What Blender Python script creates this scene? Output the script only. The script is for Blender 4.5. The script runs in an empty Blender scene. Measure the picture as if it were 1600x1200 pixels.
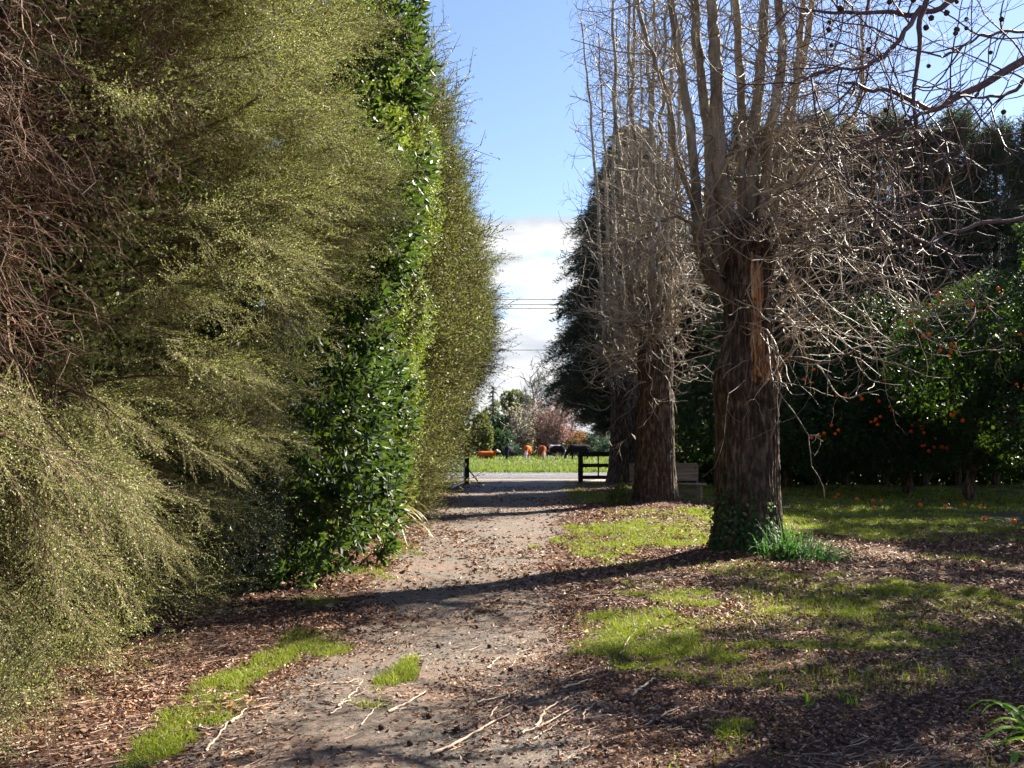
import bpy, math
import numpy as np
R_ = np.random.default_rng(11)
PI = math.pi
COL = bpy.context.scene.collection
F, HZ, CH = 1600.0, 690.0, 1.5          # focal length and horizon measured on the photograph, eye height


def at(px, py, Y):
    return np.array([(px - 800) / F * Y, Y, CH - (py - HZ) / F * Y])


def gp(px, py):
    Y = CH * F / (py - HZ)
    return (px - 800) / F * Y, Y


# ------------------------------------------------------------------ noise
_T = np.random.default_rng(5).random((256, 256))


def vn(x, y):
    x = np.asarray(x, float); y = np.asarray(y, float)
    xi = np.floor(x).astype(int); yi = np.floor(y).astype(int)
    fx = x - xi; fy = y - yi
    fx = fx * fx * (3 - 2 * fx); fy = fy * fy * (3 - 2 * fy)
    a = _T[xi & 255, yi & 255]; b = _T[(xi + 1) & 255, yi & 255]
    c = _T[xi & 255, (yi + 1) & 255]; d = _T[(xi + 1) & 255, (yi + 1) & 255]
    return (a * (1 - fx) + b * fx) * (1 - fy) + (c * (1 - fx) + d * fx) * fy


def fbm(x, y, o=4):
    s = 0; a = .5; t = 0
    for k in range(o):
        s = s + a * vn(x * 2 ** k + 17.3 * k, y * 2 ** k + 9.1 * k); t += a; a *= .5
    return s / t


def sst(a, b, x):
    t = np.clip((np.asarray(x, float) - a) / (b - a), 0, 1)
    return t * t * (3 - 2 * t)


def unit(v):
    v = np.asarray(v, float)
    return v / (np.linalg.norm(v, axis=-1, keepdims=True) + 1e-9)


# ------------------------------------------------------------------ mesh accumulation
class MB:
    def __init__(self):
        self.v = []; self.f = []; self.m = []; self.s = []; self.n = 0

    def add(self, v, faces, mat=0, smooth=False):
        v = np.asarray(v, np.float32).reshape(-1, 3)
        for q in faces:
            q = np.asarray(q, np.int64)
            if len(q) == 0: continue
            self.f.append(q + self.n)
            self.m.append(np.full(len(q), mat, np.int32)); self.s.append(np.full(len(q), smooth, bool))
        self.v.append(v); self.n += len(v)
        return self

    def box(self, c, s, rz=0, mat=0, tilt=None):
        x, y, z = np.array(s) / 2
        v = np.array([[a * x, b * y, d * z] for d in (-1, 1) for b in (-1, 1) for a in (-1, 1)])
        if tilt is not None:
            ct, st = math.cos(tilt), math.sin(tilt)
            v = v @ np.array([[1, 0, 0], [0, ct, st], [0, -st, ct]])
        cr, sr = math.cos(rz), math.sin(rz)
        v = v @ np.array([[cr, sr, 0], [-sr, cr, 0], [0, 0, 1]]) + np.array(c)
        return self.add(v, [[[0, 2, 3, 1], [4, 5, 7, 6], [0, 1, 5, 4], [2, 6, 7, 3], [0, 4, 6, 2], [1, 3, 7, 5]]], mat)

    def build(self, name, mats, parent=None, attrs=None):
        me = bpy.data.meshes.new(name)
        v = np.concatenate(self.v)
        me.vertices.add(len(v)); me.vertices.foreach_set('co', v.ravel())
        loops = np.concatenate([q.ravel() for q in self.f]).astype(np.int32)
        cnt = np.concatenate([np.full(len(q), q.shape[1]) for q in self.f])
        me.loops.add(len(loops)); me.loops.foreach_set('vertex_index', loops)
        me.polygons.add(len(cnt))
        st = np.zeros(len(cnt), np.int32); st[1:] = np.cumsum(cnt)[:-1]
        me.polygons.foreach_set('loop_start', st)
        me.polygons.foreach_set('material_index', np.concatenate(self.m))
        me.polygons.foreach_set('use_smooth', np.concatenate(self.s))
        for m in (mats if isinstance(mats, (list, tuple)) else [mats]): me.materials.append(m)
        me.update(calc_edges=True)
        if attrs:
            for k, a in attrs.items():
                at_ = me.attributes.new(k, 'FLOAT', 'POINT'); at_.data.foreach_set('value', np.asarray(a, np.float32))
        o = bpy.data.objects.new(name, me); COL.objects.link(o)
        if parent is not None:
            o.parent = parent
            o.matrix_parent_inverse = parent.matrix_world.inverted() if False else o.matrix_parent_inverse
            # geometry is given in world space: shift it into the parent's frame
            v2 = v - np.array(parent.location, np.float32)
            me.vertices.foreach_set('co', v2.ravel()); me.update()
        return o


def tag(o, label, cat, group=None, kind=None):
    if label: o['label'] = label
    if cat: o['category'] = cat
    if group: o['group'] = group
    if kind: o['kind'] = kind
    return o


def thing(name, loc, label, cat, group=None):
    o = bpy.data.objects.new(name, None); COL.objects.link(o)
    o.location = tuple(float(a) for a in loc); o.empty_display_size = .2
    return tag(o, label, cat, group)


# ------------------------------------------------------------------ shapes
def tubes(P, r, k=3):
    """P (N,n,3) polylines, r (N,n) radii -> verts, quads"""
    P = np.asarray(P, float); N, n, _ = P.shape
    r = np.broadcast_to(r, (N, n))
    T = np.empty_like(P); T[:, 1:-1] = P[:, 2:] - P[:, :-2]; T[:, 0] = P[:, 1] - P[:, 0]; T[:, -1] = P[:, -1] - P[:, -2]
    T = unit(T)
    mean = unit(P[:, -1] - P[:, 0] + 1e-6)
    ref = np.where(np.abs(mean[:, 2:3]) > .8, np.array([[1., 0, 0]]), np.array([[0, 0, 1.]]))[:, None, :]
    A = unit(np.cross(T, np.broadcast_to(ref, T.shape))); B = np.cross(T, A)
    an = np.arange(k) / k * 2 * PI
    V = P[:, :, None, :] + r[:, :, None, None] * (np.cos(an)[None, None, :, None] * A[:, :, None, :] + np.sin(an)[None, None, :, None] * B[:, :, None, :])
    i = np.arange(N)[:, None, None] * n * k; j = np.arange(n - 1)[None, :, None] * k; a = np.arange(k)[None, None, :]
    b = (a + 1) % k
    q = np.stack([i + j + a, i + j + b, i + j + k + b, i + j + k + a], -1).reshape(-1, 4)
    return V.reshape(-1, 3), q


def grow(p, d, L, n=5, wander=.25, up=0.1, rng=R_):
    p = np.asarray(p, float).copy(); d = unit(d).copy(); N = len(p)
    L = np.broadcast_to(L, (N,)); out = [p.copy()]
    up = np.broadcast_to(up, (N,))
    for _ in range(n):
        d = d + rng.normal(0, wander, (N, 3)); d[:, 2] += up; d = unit(d)
        p = p + d * (L / n)[:, None]; out.append(p.copy())
    return np.stack(out, 1)


def taper(N, n, r0, r1):
    t = np.linspace(0, 1, n)[None, :]
    r0 = np.broadcast_to(r0, (N,))[:, None]; r1 = np.broadcast_to(r1, (N,))[:, None]
    return r0 * (1 - t) + r1 * t


def spline(pts, n):
    P = np.asarray(pts, float); P = np.vstack([2 * P[0] - P[1], P, 2 * P[-1] - P[-2]])
    m = len(P) - 3; out = []
    for u in np.linspace(0, m - 1e-6, n):
        i = int(u); t = u - i; a, b, c, d = P[i:i + 4]
        out.append(.5 * (2 * b + (c - a) * t + (2 * a - 5 * b + 4 * c - d) * t * t + (3 * b - a - 3 * c + d) * t ** 3))
    return np.array(out)


def frames(d, up, roll):
    d = unit(d); N = len(d)
    up = np.broadcast_to(np.asarray(up, float), d.shape)
    y = unit(np.cross(up, d) + 1e-5); z = np.cross(d, y)
    c, s = np.cos(roll)[:, None], np.sin(roll)[:, None]
    y2 = y * c + z * s; z2 = -y * s + z * c
    return np.stack([d, y2, z2], 1)


def inst(mb, tpl, pos, Fm, sc, mats=None):
    """stamp a template (verts, [(faces,mat)]) at many frames"""
    TV, TF = tpl
    V = np.einsum('vk,nkj->nvj', TV, Fm) * np.broadcast_to(sc, (len(pos),))[:, None, None] + pos[:, None, :]
    off = np.arange(len(pos))[:, None, None] * len(TV)
    base = True
    faces = [((f[None] + off).reshape(-1, f.shape[1]), m) for f, m in TF]
    mb.add(V, [faces[0][0]], faces[0][1])
    n0 = mb.n; mb.n = n0 - len(TV) * len(pos)
    for f, m in faces[1:]:
        mb.f.append(f + mb.n); mb.m.append(np.full(len(f), m, np.int32)); mb.s.append(np.full(len(f), False))
    mb.n = n0


def leafquads(p, d, side, L, W, fold=0.0, nrm=None):
    """diamond leaves"""
    L = np.broadcast_to(L, (len(p),))[:, None]; W = np.broadcast_to(W, (len(p),))[:, None]
    n = np.cross(d, side)
    mid = p + d * L * .45 + n * fold * L
    V = np.stack([p, mid + side * W / 2, p + d * L, mid - side * W / 2], 1)
    q = np.arange(len(p) * 4).reshape(-1, 4)
    return V.reshape(-1, 3), q


def leafhex(p, d, side, L, W, fold=.12, curl=.12):
    """two-faced folded leaves (6 verts)"""
    L = np.broadcast_to(L, (len(p),))[:, None]; W = np.broadcast_to(W, (len(p),))[:, None]
    n = np.cross(d, side)
    a = p; t = p + d * L - n * curl * L
    f = n * fold * W
    l1 = p + d * L * .3 + side * W * .5 + f; l2 = p + d * L * .7 + side * W * .42 + f - n * curl * L * .4
    r1 = p + d * L * .3 - side * W * .5 + f; r2 = p + d * L * .7 - side * W * .42 + f - n * curl * L * .4
    V = np.stack([a, l1, l2, t, r2, r1], 1)
    o = np.arange(len(p))[:, None] * 6
    q = np.concatenate([o + np.array([[0, 3, 2, 1]]), o + np.array([[0, 5, 4, 3]])])
    return V.reshape(-1, 3), q


def rdir(N, rng=R_):
    return unit(rng.normal(0, 1, (N, 3)))


def perp(d, rng=R_):
    return unit(np.cross(d, rdir(len(d), rng)))


def spray_tpl(rng, L=.55, nb=13, leafL=.018, leafW=.0065, gap=.015, droop=.12, stem_r=.0022, flat=.35):
    P = []; D = []
    xs = np.linspace(0.06, 1, nb)
    st = []; lines = []
    def axis(t): return np.array([t * L, 0.03 * math.sin(3 * t) * L, -droop * L * t * t])
    lines.append(np.array([axis(t) for t in np.linspace(0, 1, 5)]))
    for i, t in enumerate(xs):
        s = 1 if i % 2 else -1
        a = rng.uniform(.45, .9); bl = L * (.42 * (1 - .65 * t) + .08) * rng.uniform(.7, 1.2)
        d = np.array([math.cos(a), s * math.sin(a), rng.normal(0, flat)]); d /= np.linalg.norm(d)
        b = axis(t); k = max(2, int(bl / gap)); pts = []
        for j in range(k):
            u = j / k; q = b + d * bl * u + np.array([.05 * u * bl, 0, -.12 * u * u * bl])
            P.append(q); D.append(d)
        lines.append(np.array([b + d * bl * u for u in np.linspace(0, 1, 5)]))
    for t in np.arange(.1, 1, gap / L): P.append(axis(t)); D.append(np.array([1, 0, -.2]))
    P = np.array(P); D = unit(np.array(D) + rng.normal(0, .65, (len(P), 3)))
    P = P + rng.normal(0, gap * .25, P.shape)
    V, q = leafquads(P, D, perp(D, rng), rng.uniform(.7, 1.25, len(P)) * leafL, rng.uniform(.7, 1.25, len(P)) * leafW, .08)
    LV, lq = tubes(np.stack(lines), taper(len(lines), 5, stem_r, stem_r * .4), 3)
    return np.vstack([V, LV]), [(q, 0), (lq + len(V), 1)]


def lobes_pts(lobes, n, rng=R_, inner=.82, shell=(.86, 1.04)):
    """points on the outer skin of a union of ellipsoids, with outward normals"""
    Lb = np.array(lobes, float); C = Lb[:, :3]; R = Lb[:, 3:6]
    w = (R[:, 0] * R[:, 1] * R[:, 2]) ** (2 / 3); w /= w.sum()
    out = []; nor = []; tot = 0
    while tot < n:
        k = rng.choice(len(Lb), n, p=w); d = rdir(n, rng)
        p = C[k] + d * R[k] * rng.uniform(shell[0], shell[1], (n, 1))
        nn = unit(d / R[k])
        rel = np.linalg.norm((p[:, None] - C[None]) / R[None], axis=2)
        rel[np.arange(n), k] = 9
        ok = (rel.min(1) > inner) & (p[:, 2] > .05)
        out.append(p[ok]); nor.append(nn[ok]); tot += ok.sum()
    return np.concatenate(out)[:n], np.concatenate(nor)[:n]


# ------------------------------------------------------------------ materials
MATS = {}


def newmat(name):
    m = bpy.data.materials.new(name); m.use_nodes = True
    nt = m.node_tree; nt.nodes.clear()
    return m, nt, nt.nodes, nt.links


def ramp(N, stops):
    r = N.new('ShaderNodeValToRGB'); cr = r.color_ramp
    while len(cr.elements) > 1: cr.elements.remove(cr.elements[-1])
    cr.elements[0].position = stops[0][0]; cr.elements[0].color = (*stops[0][1], 1)
    for p, c in stops[1:]:
        e = cr.elements.new(p); e.color = (*c, 1)
    return r


def mixc(N, L, a, b, fac, mode='MIX'):
    m = N.new('ShaderNodeMix'); m.data_type = 'RGBA'; m.blend_type = mode
    for s, x in ((6, a), (7, b)):
        if isinstance(x, (tuple, list)): m.inputs[s].default_value = (*x, 1)
        else: L.new(x, m.inputs[s])
    if isinstance(fac, (float, int)): m.inputs[0].default_value = fac
    else: L.new(fac, m.inputs[0])
    return m.outputs[2]


def leafmat(name, stops, trans=.35, tcol=(.3, .45, .04), rough=.45, spec=.4, nscale=.8, namp=.55, clump=None):
    m, nt, N, L = newmat(name)
    geo = N.new('ShaderNodeNewGeometry'); r = ramp(N, stops); L.new(geo.outputs['Random Per Island'], r.inputs[0])
    tc = N.new('ShaderNodeTexCoord'); nz = N.new('ShaderNodeTexNoise'); nz.inputs['Scale'].default_value = nscale
    nz.inputs['Detail'].default_value = 3; L.new(tc.outputs['Object'], nz.inputs['Vector'])
    rr = ramp(N, [(.35, (1 - namp,) * 3), (.65, (1.0 + namp * .35,) * 3)]); L.new(nz.outputs['Fac'], rr.inputs[0])
    col = mixc(N, L, r.outputs[0], rr.outputs[0], 1.0, 'MULTIPLY')
    if clump:
        r2 = ramp(N, [(.48, (0, 0, 0)), (.62, (1, 1, 1))]); nz2 = N.new('ShaderNodeTexNoise'); nz2.inputs['Scale'].default_value = clump[1]
        L.new(tc.outputs['Object'], nz2.inputs['Vector']); L.new(nz2.outputs['Fac'], r2.inputs[0])
        col = mixc(N, L, col, clump[0], r2.outputs[0])
    p = N.new('ShaderNodeBsdfPrincipled'); L.new(col, p.inputs['Base Color'])
    p.inputs['Roughness'].default_value = rough; p.inputs['Specular IOR Level'].default_value = spec
    t = N.new('ShaderNodeBsdfTranslucent'); tcm = mixc(N, L, col, tcol, .55); L.new(tcm, t.inputs['Color'])
    mx = N.new('ShaderNodeMixShader'); mx.inputs[0].default_value = trans
    L.new(p.outputs[0], mx.inputs[1]); L.new(t.outputs[0], mx.inputs[2])
    o = N.new('ShaderNodeOutputMaterial'); L.new(mx.outputs[0], o.inputs[0])
    return m


def noisemat(name, stops, scale=4, rough=.8, bump=.3, bdist=.01, stretch=(1, 1, 1), detail=6, spec=.25, bscale=None, island=None, metal=0):
    m, nt, N, L = newmat(name)
    tc = N.new('ShaderNodeTexCoord'); mp = N.new('ShaderNodeMapping'); mp.inputs['Scale'].default_value = stretch
    L.new(tc.outputs['Object'], mp.inputs[0])
    nz = N.new('ShaderNodeTexNoise'); nz.inputs['Scale'].default_value = scale; nz.inputs['Detail'].default_value = detail
    nz.inputs['Roughness'].default_value = .65
    L.new(mp.outputs[0], nz.inputs['Vector']); r = ramp(N, stops); L.new(nz.outputs['Fac'], r.inputs[0])
    col = r.outputs[0]
    if island:
        geo = N.new('ShaderNodeNewGeometry'); ri = ramp(N, island); L.new(geo.outputs['Random Per Island'], ri.inputs[0])
        col = mixc(N, L, col, ri.outputs[0], 1.0, 'MULTIPLY')
    p = N.new('ShaderNodeBsdfPrincipled'); L.new(col, p.inputs['Base Color'])
    p.inputs['Roughness'].default_value = rough; p.inputs['Specular IOR Level'].default_value = spec; p.inputs['Metallic'].default_value = metal
    if bump:
        n2 = N.new('ShaderNodeTexNoise'); n2.inputs['Scale'].default_value = bscale or scale * 3; n2.inputs['Detail'].default_value = 6
        L.new(mp.outputs[0], n2.inputs['Vector'])
        b = N.new('ShaderNodeBump'); b.inputs['Strength'].default_value = bump; b.inputs['Distance'].default_value = bdist
        L.new(n2.outputs['Fac'], b.inputs['Height']); L.new(b.outputs[0], p.inputs['Normal'])
    o = N.new('ShaderNodeOutputMaterial'); L.new(p.outputs[0], o.inputs[0])
    return m


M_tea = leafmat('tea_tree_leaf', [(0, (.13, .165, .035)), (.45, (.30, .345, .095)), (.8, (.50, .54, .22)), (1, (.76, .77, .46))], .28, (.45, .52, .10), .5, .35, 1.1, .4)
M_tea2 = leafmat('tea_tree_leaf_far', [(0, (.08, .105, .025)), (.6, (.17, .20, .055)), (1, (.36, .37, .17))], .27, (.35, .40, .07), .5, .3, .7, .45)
M_teastem = noisemat('tea_tree_twig', [(.3, (.09, .055, .035)), (.7, (.2, .13, .08))], 6, .8, 0)
M_dead = noisemat('dead_twig', [(.25, (.035, .018, .011)), (.6, (.15, .080, .045)), (.8, (.42, .29, .19))], 5, .75, 0, island=[(0, (.5, .5, .5)), (1, (1.1, 1.1, 1.1))])
M_bay = leafmat('laurel_leaf', [(0, (.010, .028, .008)), (.55, (.024, .055, .014)), (.86, (.05, .10, .022)), (1, (.20, .30, .03))], .20, (.22, .36, .04), .5, .24, 1.5, .5)
M_lime = leafmat('privet_leaf', [(0, (.02, .042, .010)), (.5, (.055, .095, .016)), (.88, (.12, .17, .025)), (1, (.30, .35, .04))], .30, (.42, .55, .04), .5, .22, 1.2, .65)
M_dark = leafmat('dark_shrub_leaf', [(0, (.016, .03, .012)), (.7, (.035, .055, .022)), (.9, (.07, .08, .045)), (1, (.18, .17, .14))], .12, (.2, .3, .05), .5, .3, 1.5, .4)  # palest leaf tone paints in the glints on the shrub
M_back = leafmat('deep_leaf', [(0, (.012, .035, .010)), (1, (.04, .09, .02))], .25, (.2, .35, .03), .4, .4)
M_conif = leafmat('conifer_needles', [(0, (.014, .036, .032)), (.7, (.032, .068, .058)), (1, (.07, .12, .09))], .2, (.10, .2, .05), .5, .3, .6, .4)
M_belt = leafmat('shelter_needles', [(0, (.024, .048, .038)), (.7, (.050, .092, .068)), (1, (.15, .18, .07))], .2, (.18, .28, .05), .6, .3, .4, .4)
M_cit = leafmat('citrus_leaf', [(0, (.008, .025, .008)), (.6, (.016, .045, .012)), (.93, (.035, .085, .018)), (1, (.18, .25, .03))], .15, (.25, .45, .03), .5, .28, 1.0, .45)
M_orange = noisemat('orange_peel', [(.3, (.90, .10, .010)), (.7, (1.0, .17, .015))], 8, .4, .2, .002)
M_grass = leafmat('grass_blade', [(0, (.04, .085, .010)), (.5, (.14, .20, .016)), (.85, (.28, .32, .035)), (1, (.42, .36, .14))], .36, (.42, .50, .03), .5, .3, .9, .35)
M_grassfar = leafmat('pasture_blade', [(0, (.06, .11, .015)), (.6, (.13, .20, .03)), (1, (.32, .32, .12))], .3, (.32, .42, .05), .6, .2, .2, .3)
M_lit = leafmat('dry_leaf', [(0, (.025, .010, .007)), (.35, (.075, .030, .018)), (.62, (.18, .080, .042)), (.84, (.35, .20, .12)), (.97, (.62, .42, .29)), (1, (.55, .20, .04))], .15, (.5, .25, .08), .6, .3, 2.0, .2)
M_chip = noisemat('bark_litter', [(.3, (.22, .13, .085)), (.7, (.55, .40, .30))], 3, .7, 0, island=[(0, (.35, .32, .3)), (1, (1.1, 1.05, 1))])
M_stick = noisemat('dry_stick', [(.3, (.26, .19, .13)), (.7, (.56, .43, .32))], 6, .7, .4, .004, (1, 1, 1))
M_bark = noisemat('furrowed_bark', [(.34, (.014, .009, .006)), (.5, (.062, .041, .028)), (.7, (.24, .175, .12))], 11, .85, 1.0, .035, (1.6, 1.6, .45), 9, bscale=26)
M_limb = noisemat('smooth_bark', [(.3, (.09, .068, .046)), (.5, (.25, .21, .15)), (.72, (.50, .46, .36))], 5, .75, .35, .01, (1.5, 1.5, .5))
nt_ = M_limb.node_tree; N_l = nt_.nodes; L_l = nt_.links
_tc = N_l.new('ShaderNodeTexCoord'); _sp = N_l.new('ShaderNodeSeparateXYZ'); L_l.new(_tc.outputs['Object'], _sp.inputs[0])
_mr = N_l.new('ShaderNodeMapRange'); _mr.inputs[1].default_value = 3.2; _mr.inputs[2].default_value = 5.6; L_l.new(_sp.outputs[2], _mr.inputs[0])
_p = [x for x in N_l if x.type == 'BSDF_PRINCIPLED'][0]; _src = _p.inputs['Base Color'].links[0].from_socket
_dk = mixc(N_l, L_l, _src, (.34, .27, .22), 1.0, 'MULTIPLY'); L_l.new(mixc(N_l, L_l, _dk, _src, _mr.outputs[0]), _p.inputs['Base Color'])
M_twig = noisemat('silver_twig', [(.3, (.27, .235, .18)), (.7, (.58, .53, .44))], 3, .6, 0, island=[(0, (.3, .25, .22)), (.5, (.7, .64, .58)), (1, (1.15, 1.12, 1.08))])
M_twigdk = noisemat('dark_twig', [(.3, (.06, .04, .04)), (.7, (.15, .10, .095))], 3, .6, .3, .005)
M_torn = noisemat('torn_wood', [(.28, (.12, .05, .02)), (.46, (.48, .23, .09)), (.66, (.88, .64, .42))], 9, .8, 1.0, .02, (2, 2, .35), bscale=24, island=[(0, (.25, .22, .2)), (.5, (.8, .75, .7)), (1, (1.1, 1.1, 1.1))])
M_fence = noisemat('fence_paint', [(.3, (.010, .009, .008)), (.7, (.03, .026, .022))], 6, .7, .2, .004)
M_bench = noisemat('weathered_timber', [(.3, (.13, .10, .07)), (.5, (.24, .19, .14)), (.75, (.38, .32, .25))], 5, .8, .4, .006, (.3, 2, 4))
M_metal = noisemat('galvanised_steel', [(.3, (.35, .37, .42)), (.7, (.6, .62, .68))], 8, .4, .1, .002, metal=.6)
M_wire = noisemat('wire', [(.3, (.05, .05, .05)), (.7, (.08, .08, .08))], 2, .6, 0)
M_ball = noisemat('seed_ball', [(.3, (.03, .018, .015)), (.7, (.09, .05, .035))], 60, .9, .8, .01)
M_flax = leafmat('strap_leaf', [(0, (.10, .11, .03)), (.5, (.26, .20, .07)), (1, (.50, .38, .20))], .25, (.5, .4, .1), .4, .5, 3, .3)
M_clump = leafmat('clump_leaf', [(0, (.015, .06, .015)), (.7, (.04, .14, .03)), (1, (.10, .18, .05))], .25, (.15, .4, .05), .5, .25, 3, .2)
M_lily = leafmat('lily_leaf', [(0, (.10, .26, .02)), (1, (.22, .42, .03))], .45, (.5, .8, .03), .5, .2, 3, .2)
M_ivy = leafmat('ivy_leaf', [(0, (.015, .04, .012)), (.8, (.04, .09, .03)), (1, (.16, .22, .09))], .2, (.2, .35, .05), .55, .2, 3, .2)


def colmat(name, c, rough=.7, **k):
    return noisemat(name, [(.3, tuple(x * .75 for x in c)), (.7, tuple(min(1, x * 1.15) for x in c))], 3, rough, **k)


# ------------------------------------------------------------------ ground layout
def grass_mask(x, y):
    x = np.asarray(x, float); y = np.asarray(y, float)
    n = fbm(x * 1.3 + 3, y * 1.3, 4); n2 = fbm(x * 4 + 30, y * 4, 3)
    m = np.zeros_like(x)
    # (px, py, radius across m, radius along m, weight) measured on the photograph
    wx = x + (fbm(x * 2.2 + 41, y * 1.6, 3) - .5) * 1.3; wy = y + (fbm(x * 1.1 + 71, y * 1.6 + 3, 3) - .5) * 2.2
    for px, py, rx, ry, w in PATCH:
        cx, cy = gp(px, py)
        k_ = min(1, rx / .5); q = ((x + (wx - x) * k_ - cx) / rx) ** 2 + ((y + (wy - y) * k_ - cy) / ry) ** 2
        m = np.maximum(m, w * np.clip(1.25 - .8 * q, 0, 1.1))
    lawn = sst(14.3, 15.6, y + .5 * np.sin(x * 1.3) + (n - .5) * 2.5) * sst(2.9, 3.8, x) * (1 - sst(35.2, 36, y))
    m = np.maximum(m, lawn * (.80 - .2 * sst(29, 33, y) * sst(6, 9, x)))
    mid = sst(1.35, 1.8, x + (n - .5) * .8) * (1 - sst(3.2, 4.2, x)) * sst(11.8, 13.2, y) * (1 - sst(33, 36, y))
    m = np.maximum(m, mid * .52)
    sh = (1 - sst(1.4, 2.2, np.abs(x - 3.2))) * (1 - sst(.8, 1.8, np.abs(y - 23.3)))
    m = m * (1 - .8 * sh)
    sh1 = (1 - sst(.7, 1.6, np.hypot(x - 2.9, y - 12.6)))
    m = m * (1 - .9 * sh1)
    pasture = sst(48.6, 49.2, y)
    rd = sst(35.6, 36.4, y + (n - .5) * 1.2) * (1 - sst(37.0, 38.0, y + (n2 - .5) * 2)) * (1 - .4 * sst(-1.2, -.6, x) * (1 - sst(1.7, 2.4, x)))
    left = sst(1.7, 2.2, -x) * sst(24, 28, y) * (1 - sst(35, 38, y)) * .8
    m = np.maximum(m, np.maximum(pasture * 1.2, np.maximum(rd * .9, left)))
    n3 = fbm(x * 11 + 5, y * 11, 2)
    return np.clip(sst(.38, 1.05, m * (-.25 + .7 * n + .95 * n2 + .75 * n3)) * (.25 + 1.1 * n2), 0, 1)


PATCH = [(250, 1180, .16, .55, 1.0), (330, 1110, .22, .6, 1.1), (400, 1050, .25, .8, 1.1), (470, 1010, .28, .7, 1.05), (640, 1045, .15, .55, 1.2),
         (590, 1095, .14, .4, .8), (500, 940, .3, .6, .6), (640, 860, .35, 1.2, .6), (560, 905, .5, .6, .5), (600, 850, .4, 2, .55),
         (1000, 985, .6, 1.1, .95), (1090, 940, .45, .8, 1.0), (1180, 1010, .6, .5, .8), (1060, 1035, .5, .4, .7), (1330, 975, .7, 1.4, .85), (1150, 1030, .3, .4, .8),
         (1240, 905, .7, 1.0, .75), (1450, 930, .8, 1.2, .7), (1560, 960, .6, 1.3, .6), (1150, 1150, .14, .2, 1.0), (1300, 1010, .3, .4, .8), (880, 845, .25, .8, 1.0), (835, 855, .12, .5, .7),
         (930, 780, .6, 4, 1.0), (1000, 835, 1.0, 3, 1.0), (1070, 850, .6, 2.0, 1.0), (960, 860, .6, 1.6, .9), (1480, 1010, .5, .6, .6)]


def drive_edges(y):
    l = np.interp(y, [0, 5, 9, 13, 17, 22, 30, 36, 41], [-1.45, -1.5, -1.45, -1.35, -1.6, -1.85, -1.75, -1.6, -2.8])
    r = np.interp(y, [0, 5, 8, 13, 17, 22, 30, 36, 41], [.45, .45, .45, .5, .75, 1.2, 1.75, 2.15, 3.4])
    return l, r


def gz(x, y):
    x = np.asarray(x, float); y = np.asarray(y, float)
    l, r = drive_edges(y); c = (l + r) / 2
    side = sst(.6, 3, np.abs(x - c)) * .05
    amp = 1 - sst(34, 39, y)
    z = amp * (side * .8 + .07 * (fbm(x * .5, y * .5, 3) - .5) + .03 * (fbm(x * 2.3 + 7, y * 2.3, 3) - .5))
    # soil heaped round the big trunks
    for tx, ty, h in ((3.05, 13.3, .10), (3.35, 24, .12), (3.75, 35, .1)):
        z = z + h * np.exp(-((x - tx) ** 2 + (y - ty) ** 2) / .8)
    return z


xs = np.unique(np.round(np.concatenate([-np.geomspace(5, 1500, 46)[::-1], np.arange(-5, 9, .055), np.geomspace(9, 1500, 46)]), 4))
ys = np.unique(np.round(np.concatenate([-np.geomspace(1, 300, 14)[::-1] + 2, np.arange(1.2, 3, .3), np.arange(3, 16, .055), np.arange(16, 40.5, .16), np.arange(40.5, 60, 1.0), np.geomspace(60, 2500, 50)]), 4))
GX, GY = np.meshgrid(xs, ys)
GZ = gz(GX, GY)
nx, ny = len(xs), len(ys)
idx = np.arange(nx * ny).reshape(ny, nx)
quads = np.stack([idx[:-1, :-1], idx[:-1, 1:], idx[1:, 1:], idx[1:, :-1]], -1).reshape(-1, 4)
GV = np.stack([GX, GY, GZ], -1).reshape(-1, 3)


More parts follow.
